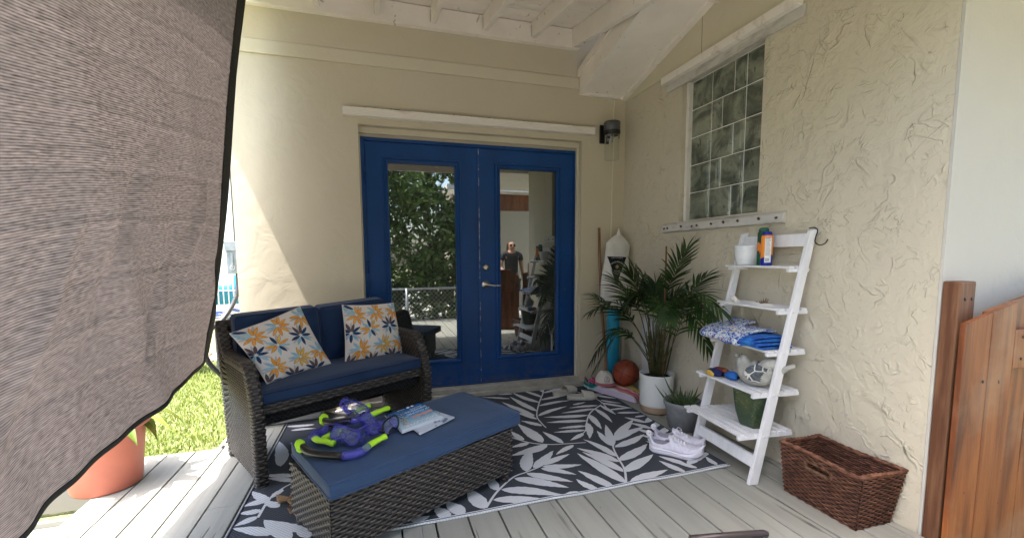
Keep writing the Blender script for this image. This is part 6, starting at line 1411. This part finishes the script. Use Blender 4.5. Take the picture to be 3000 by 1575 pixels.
M['wood'] = wood(); M['woodp'] = mat('brown_post_wood', (.11, .042, .020), .6, var=(12, (.19, .09, .045), .42, .62, (3, 3, .25)), bump=(40, .4, .003, (2, 2, .12)))
gt = thing('wooden_gate', 'arched orange brown wooden gate at the right edge', 'gate', (.5, -2.54, .1)); GY = -2.535
def gtop(x): return .935 + .17 * math.sin(min(1, max(0, (x + .06) / 1.1)) * math.pi / 2) 
for k in range(6):
    x0 = .10 + .155*k; x1 = x0 + .151
    MB().hexa([(x0, GY-.016, -.2), (x1, GY-.016, -.2), (x1, GY, -.2), (x0, GY, -.2)], [(x0, GY-.016, gtop(x0)), (x1, GY-.016, gtop(x1)), (x1, GY, gtop(x1)), (x0, GY, gtop(x0))]).build('board', M['wood'], gt, bevel=.002)
for x0, x1 in ((-.062, .094), (.097, .246)):
    MB().hexa([(x0, GY-.036, -.2), (x1, GY-.036, -.2), (x1, GY-.0175, -.2), (x0, GY-.0175, -.2)], [(x0, GY-.036, gtop(x0)), (x1, GY-.036, gtop(x1)), (x1, GY-.0175, gtop(x1)), (x0, GY-.0175, gtop(x0))]).build('stile', M['wood'], gt, bevel=.002)
MB().box((.249, GY-.036, .735), (1.0, GY-.0175, .895)).build('rail', M['wood'], gt, bevel=.003)
for x, z in ((.30, .865), (.30, .775), (.07, .70)): MB().lathe([(0, 0), (.006, 0), (.006, .002), (0, .002)], (x, GY-.0365, z), 10, M=rotY).build('screw', M['black'], gt)
gp = thing('gate_post', 'squared brown wooden gate post with two bolt holes by the wall corner', 'post', (.05, -2.5, -.2))
MB().hexa([(.0, -2.512, -.25), (.098, -2.512, -.25), (.098, -2.4535, -.25), (.0, -2.4535, -.25)], [(.0, -2.512, 1.092), (.098, -2.512, 1.092), (.098, -2.4535, 1.092), (.0, -2.4535, 1.092)]).build('timber', M['woodp'], gp, bevel=.006)
for x in (.035, .075): MB().lathe([(0, 0), (.007, 0), (.007, .001), (0, .001)], (x, -2.5125, 1.022), 12, M=rotY).build('bolt_hole', M['black'], gp)
pp = MB().tube([(-.98, -2.20, .03), (-.80, -2.232, .03), (-.655, -2.262, .03), (-.640, -2.268, .026)], [.014, .014, .014, .011], 12).build('pipe', mat('worn_metal_pipe', (.10, .08, .08), .4, metal=.5), None); own(pp); pp.location.z = .003; tag(pp, 'short dark metal pipe lying on the boards at the bottom edge', 'pipe')

# ---------------------------------------------------------------- beyond the house end (seen in the slit beside the cloth)
nb = thing('neighbour_house', 'plain white neighbouring building beyond the lawn', 'building', (-7, 9, -.28))
MB().box((-14, 8.5, -.28), (-3.0, 12, 3.4)).build('wall', mat('white_render', (.78, .78, .76), .8, bump=(20, .3, .005)), nb); MB().box((-14.3, 8.2, 3.4), (-2.7, 12.3, 3.6)).build('roof', mat('grey_roof', (.3, .3, .3), .8), nb)
bp_ = thing('float_rack', 'blue pool float behind thin white bars past the end of the house', 'pool float', (-3.97, 2.6, .5)); 
MB().grid(lambda u, v: (lerp(-4.3, -3.90, u), 2.65 + .06*math.cos(6*v), lerp(.62, .98, v)), 6, 10).build('float', mat('blue_vinyl', (.02, .22, .38), .4), bp_, solid=.03)
for k in range(8): MB().tube([(-4.25 + .055*k, 2.55, .60), (-4.25 + .055*k, 2.55, .99)], .006, 6).build('bar', M['white'], bp_)
MB().tube([(-4.3, 2.55, .62), (-3.88, 2.55, .60)], .009, 6).build('bar', M['white'], bp_); MB().tube([(-4.3, 2.55, .80), (-3.88, 2.55, .80)], .006, 6).build('bar', M['white'], bp_)
kb = thing('kayak', 'dark blue and cream kayak lying below the pool float', 'kayak', (-4.3, 2.9, .35)); 
MB().tube(bez([(-5.6, 2.95, .46), (-5.0, 2.9, .42), (-4.4, 2.85, .42), (-3.9, 2.8, .5)], 6), [.03]+[.17]*17+[.05], 14, flat=.6).build('hull', mat('cream_hull', (.62, .58, .48), .4, var=(6, (.03, .07, .22), .5, .52, (1, 1, 4))), kb); MB().box((-5.3, 2.7, -.28), (-5.2, 3.1, .32)).build('stand', M['dgrey'], kb); MB().box((-4.2, 2.7, -.28), (-4.1, 3.1, .34)).build('stand', M['dgrey'], kb)

# ---------------------------------------------------------------- behind the viewer, seen in the door glass
fy = -4.5; fen = thing('chain_fence', 'galvanised chain link fence behind the viewer, reflected in the door glass', 'fence', (-1.5, fy, -.28)); MZ = mat('galvanised_steel', (.45, .47, .48), .4, metal=.7)
for x in np.arange(-4.9, 0.4, 1.6): MB().tube([(x, fy, -.28), (x, fy, .62)], .03, 10).build('post', MZ, fen)
MB().tube([(-5.4, fy, .60), (.3, fy, .60)], .022, 8).build('rail', MZ, fen)
mb = MB(); hgt = .84
for k in range(-10, 74):
    for sg in (1, -1):
        x0 = -5.4 + k*.085; x1 = x0 + hgt*sg
        if sg < 0: x0 += hgt; x1 += hgt
        a, b = (x0, -.25), (x1, .59)
        mb.add([(a[0]-.0035, fy+.01*sg, a[1]), (a[0]+.0035, fy+.01*sg, a[1]), (b[0]+.0035, fy+.01*sg, b[1]), (b[0]-.0035, fy+.01*sg, b[1])], [(0, 1, 2, 3)], 0, False)
mb.build('mesh', MZ, fen, solid=.004)
def bush(cx, cy, rx, ry, h, n, label, seed, grp):
    r = np.random.default_rng(seed); t = thing('bush', label, 'bush', (cx, cy, -.28), grp); mb = MB(); vs = []; fs = []
    cl = [(cx + r.uniform(-rx, rx)*.75, cy + r.uniform(-ry, ry)*.7, (.05 + h*.85*((q_*7) % 30)/30), r.uniform(.3, .6)) for q_ in range(30)]
    for i in range(n):
        c = cl[r.integers(len(cl))]; d = r.normal(size=3); d /= np.linalg.norm(d); rr = c[3]*r.uniform(.75, 1.05); p = np.array(c[:3]) + d*rr*np.array([1, 1, .9])
        if p[2] < -.2: continue
        a = r.normal(size=3); a /= np.linalg.norm(a); b_ = np.cross(a, d + r.normal(size=3)*.4); b_ /= np.linalg.norm(b_) + 1e-6; L = r.uniform(.05, .10); w = L*.36; k = len(vs)
        vs += [tuple(p - a*L), tuple(p + b_*w), tuple(p + a*L), tuple(p - b_*w)]; fs.append((k, k+1, k+2, k+3))
    mb.add(vs, fs, 0, False); mb.build('crown', M['bushleaf'], t)
    for q in range(3): MB().tube([(cx + .15*q - .15, cy, -.28), (cx + .3*q - .3, cy, h*.6)], [.04, .015], 8).build('stem', mat('bark', (.12, .09, .06), .9), t)
M['bushleaf'] = leafmat('glossy_hedge_leaf', (.05, .10, .022), (.15, .22, .05), 5, .25)
bush(-.9, -5.35, .85, .5, 3.9, 9500, 'tall leafy bush right behind the chain link fence, middle one', 1, 'bushes behind the fence'); bush(-2.3, -5.4, .95, .5, 4.3, 10000, 'tallest leafy bush behind the fence', 2, 'bushes behind the fence'); bush(-4.0, -5.4, .9, .5, 3.9, 7000, 'leafy bush at the far end of the fence', 3, 'bushes behind the fence')
sh = thing('garden_shed', 'beige shed with a wooden gable band behind the viewer, reflected in the right door', 'shed', (1.3, -7.6, -.28))
MB().box((-.25, -9.5, -.28), (3.6, -7.0, 2.35)).build('wall', mat('beige_render', (.42, .36, .26), .8, bump=(20, .3, .005)), sh); MB().box((-.27, -9.52, 2.351), (3.62, -6.98, 2.75)).build('gable_band', M['wood'], sh); MB().box((-.6, -9.8, 2.751), (3.9, -6.5, 2.88)).build('roof', M['white'], sh)

g2 = thing('wooden_gate', 'second arched wooden gate leaf, seen only as a reflection in the right door glass', 'gate', (-.2, -3.0, -.2))
for k in range(3):
    x0 = -.43 + .15*k; f_ = lambda x: .86 + .14*math.sin(math.pi*(x + .43)/.45)
    MB().hexa([(x0, -3.02, -.2), (x0+.147, -3.02, -.2), (x0+.147, -3.0, -.2), (x0, -3.0, -.2)], [(x0, -3.02, f_(x0)), (x0+.147, -3.02, f_(x0+.147)), (x0+.147, -3.0, f_(x0+.147)), (x0, -3.0, f_(x0))]).build('board', M['wood'], g2, bevel=.002)
MB().box((-.43, -2.997, .62), (.017, -2.975, .75)).build('rail', M['wood'], g2, bevel=.002)
# ---------------------------------------------------------------- woman standing by the gate, seen only as a reflection in the right door
def skinfig(name, pts, edges, rad, m, parent, sub=2):
    me = bpy.data.meshes.new(name); off = absloc(parent); me.from_pydata([tuple(Vector(p) - off) for p in pts], edges, []); me.materials.append(m)
    o = bpy.data.objects.new(name, me); COL.objects.link(o); o.parent = parent
    bm = bmesh.new(); bm.from_mesh(me); ly = bm.verts.layers.skin.verify()
    for v in bm.verts: r_ = rad[v.index]; v[ly].radius = r_ if isinstance(r_, tuple) else (r_, r_); v[ly].use_root = v.index == 0
    bm.to_mesh(me); bm.free(); o.modifiers.new('sk', 'SKIN').use_smooth_shade = True; d = o.modifiers.new('su', 'SUBSURF'); d.levels = d.render_levels = sub; return o
import bmesh
wx, wy, wz = .30, -4.35, -.12
wm = thing('person', 'person in sunglasses, dark shirt and denim shorts standing behind the second gate leaf', 'person', (wx, wy, wz))
F_ = lambda x, y, z: (wx + x, wy + y, wz + z)
MSKN = mat('skin', (.48, .27, .19), .6, spec=.3)
B = [F_(0,0,.92),F_(0,0,1.08),F_(0,-.01,1.24),F_(0,0,1.36),F_(0,.01,1.43),F_(0,.02,1.50),F_(0,.02,1.60),
 F_(-.17,0,1.34),F_(-.24,.04,1.10),F_(-.22,.22,1.02),F_(-.21,.30,1.01),F_(.17,0,1.34),F_(.22,-.02,1.08),F_(.23,.04,.86),F_(.23,.06,.79),
 F_(-.09,0,.86),F_(-.10,.02,.48),F_(-.10,-.02,.09),F_(-.10,.12,.04),F_(.09,0,.86),F_(.10,.02,.48),F_(.10,-.02,.09),F_(.10,.12,.04)]
E_ = [(0,1),(1,2),(2,3),(3,4),(4,5),(5,6),(3,7),(7,8),(8,9),(9,10),(3,11),(11,12),(12,13),(13,14),(0,15),(15,16),(16,17),(17,18),(0,19),(19,20),(20,21),(21,22)]
RD = [(.14,.10),(.12,.09),(.135,.10),(.11,.08),.05,(.070,.085),(.065,.08),.05,.038,.028,.022,.05,.038,.028,.022,.08,.055,.04,.03,.08,.055,.04,.03]
skinfig('body', B, E_, RD, MSKN, wm)
skinfig('shirt', [F_(0,0,.88),F_(0,0,1.06),F_(0,-.01,1.22),F_(0,0,1.36),F_(-.17,0,1.345),F_(-.21,.02,1.22),F_(.17,0,1.345),F_(.20,-.01,1.22)], [(0,1),(1,2),(2,3),(3,4),(4,5),(3,6),(6,7)], [(.155,.115),(.135,.105),(.15,.115),(.12,.09),.062,.055,.062,.055], mat('dark_shirt', (.03,.03,.035), .9), wm)
skinfig('shorts', [F_(0,0,.94),F_(-.09,0,.84),F_(-.10,.01,.60),F_(.09,0,.84),F_(.10,.01,.60)], [(0,1),(1,2),(0,3),(3,4)], [(.155,.115),.095,.085,.095,.085], mat('denim_shorts', (.08,.11,.18), .9), wm)
skinfig('hair', [F_(0,-.02,1.60),F_(0,-.07,1.52),F_(0,-.09,1.40),F_(.02,-.09,1.26)], [(0,1),(1,2),(2,3)], [(.078,.075),(.085,.06),(.085,.045),(.06,.03)], mat('brown_hair', (.07,.03,.015), .6), wm)
for s_ in (-1, 1):
    MB().grid(lambda u, v: F_(s_*.033 + .026*v*math.cos(6.2832*u), .098 + .004*(1-v) - .01*v*v, 1.525 + .020*v*math.sin(6.2832*u)), 16, 4, cu=True).build('sunglasses_lens', mat('black_lens', (.01,.01,.01), .1), wm, solid=.003)
    for k in range(4):
        c0 = F_(-.215 - .003 + .012*(k-1.5), .315, 1.01) if s_ < 0 else F_(.23 + .004, .06 + .012*(k-1.5), .77)
        d = Vector((0, .5, -.35)) if s_ < 0 else Vector((0, .1, -1)); L = (.062, .072, .068, .054)[k]
        MB().tube(bez([c0, Vector(c0) + d.normalized()*L*.5, Vector(c0) + (d + Vector((0, 0, -.5))).normalized()*L], 3), [.009]*3 + [.008]*3 + [.006], 8).build('finger', MSKN, wm)
    c0 = F_(-.19, .30, 1.01) if s_ < 0 else F_(.225, .09, .80); MB().tube([c0, Vector(c0) + Vector((.02 if s_ < 0 else 0, .03, -.015))], [.011, .008], 8).build('thumb', MSKN, wm)
MB().tube([F_(0,.095,1.53),F_(0,.118,1.497),F_(0,.10,1.488)], [.008,.013,.008], 8).build('nose', MSKN, wm); MB().tube(bez([F_(-.022,.098,1.462),F_(0,.106,1.460),F_(.022,.098,1.462)],3), .005, 6, flat=.7).build('mouth', mat('lips', (.42,.14,.12), .5), wm)
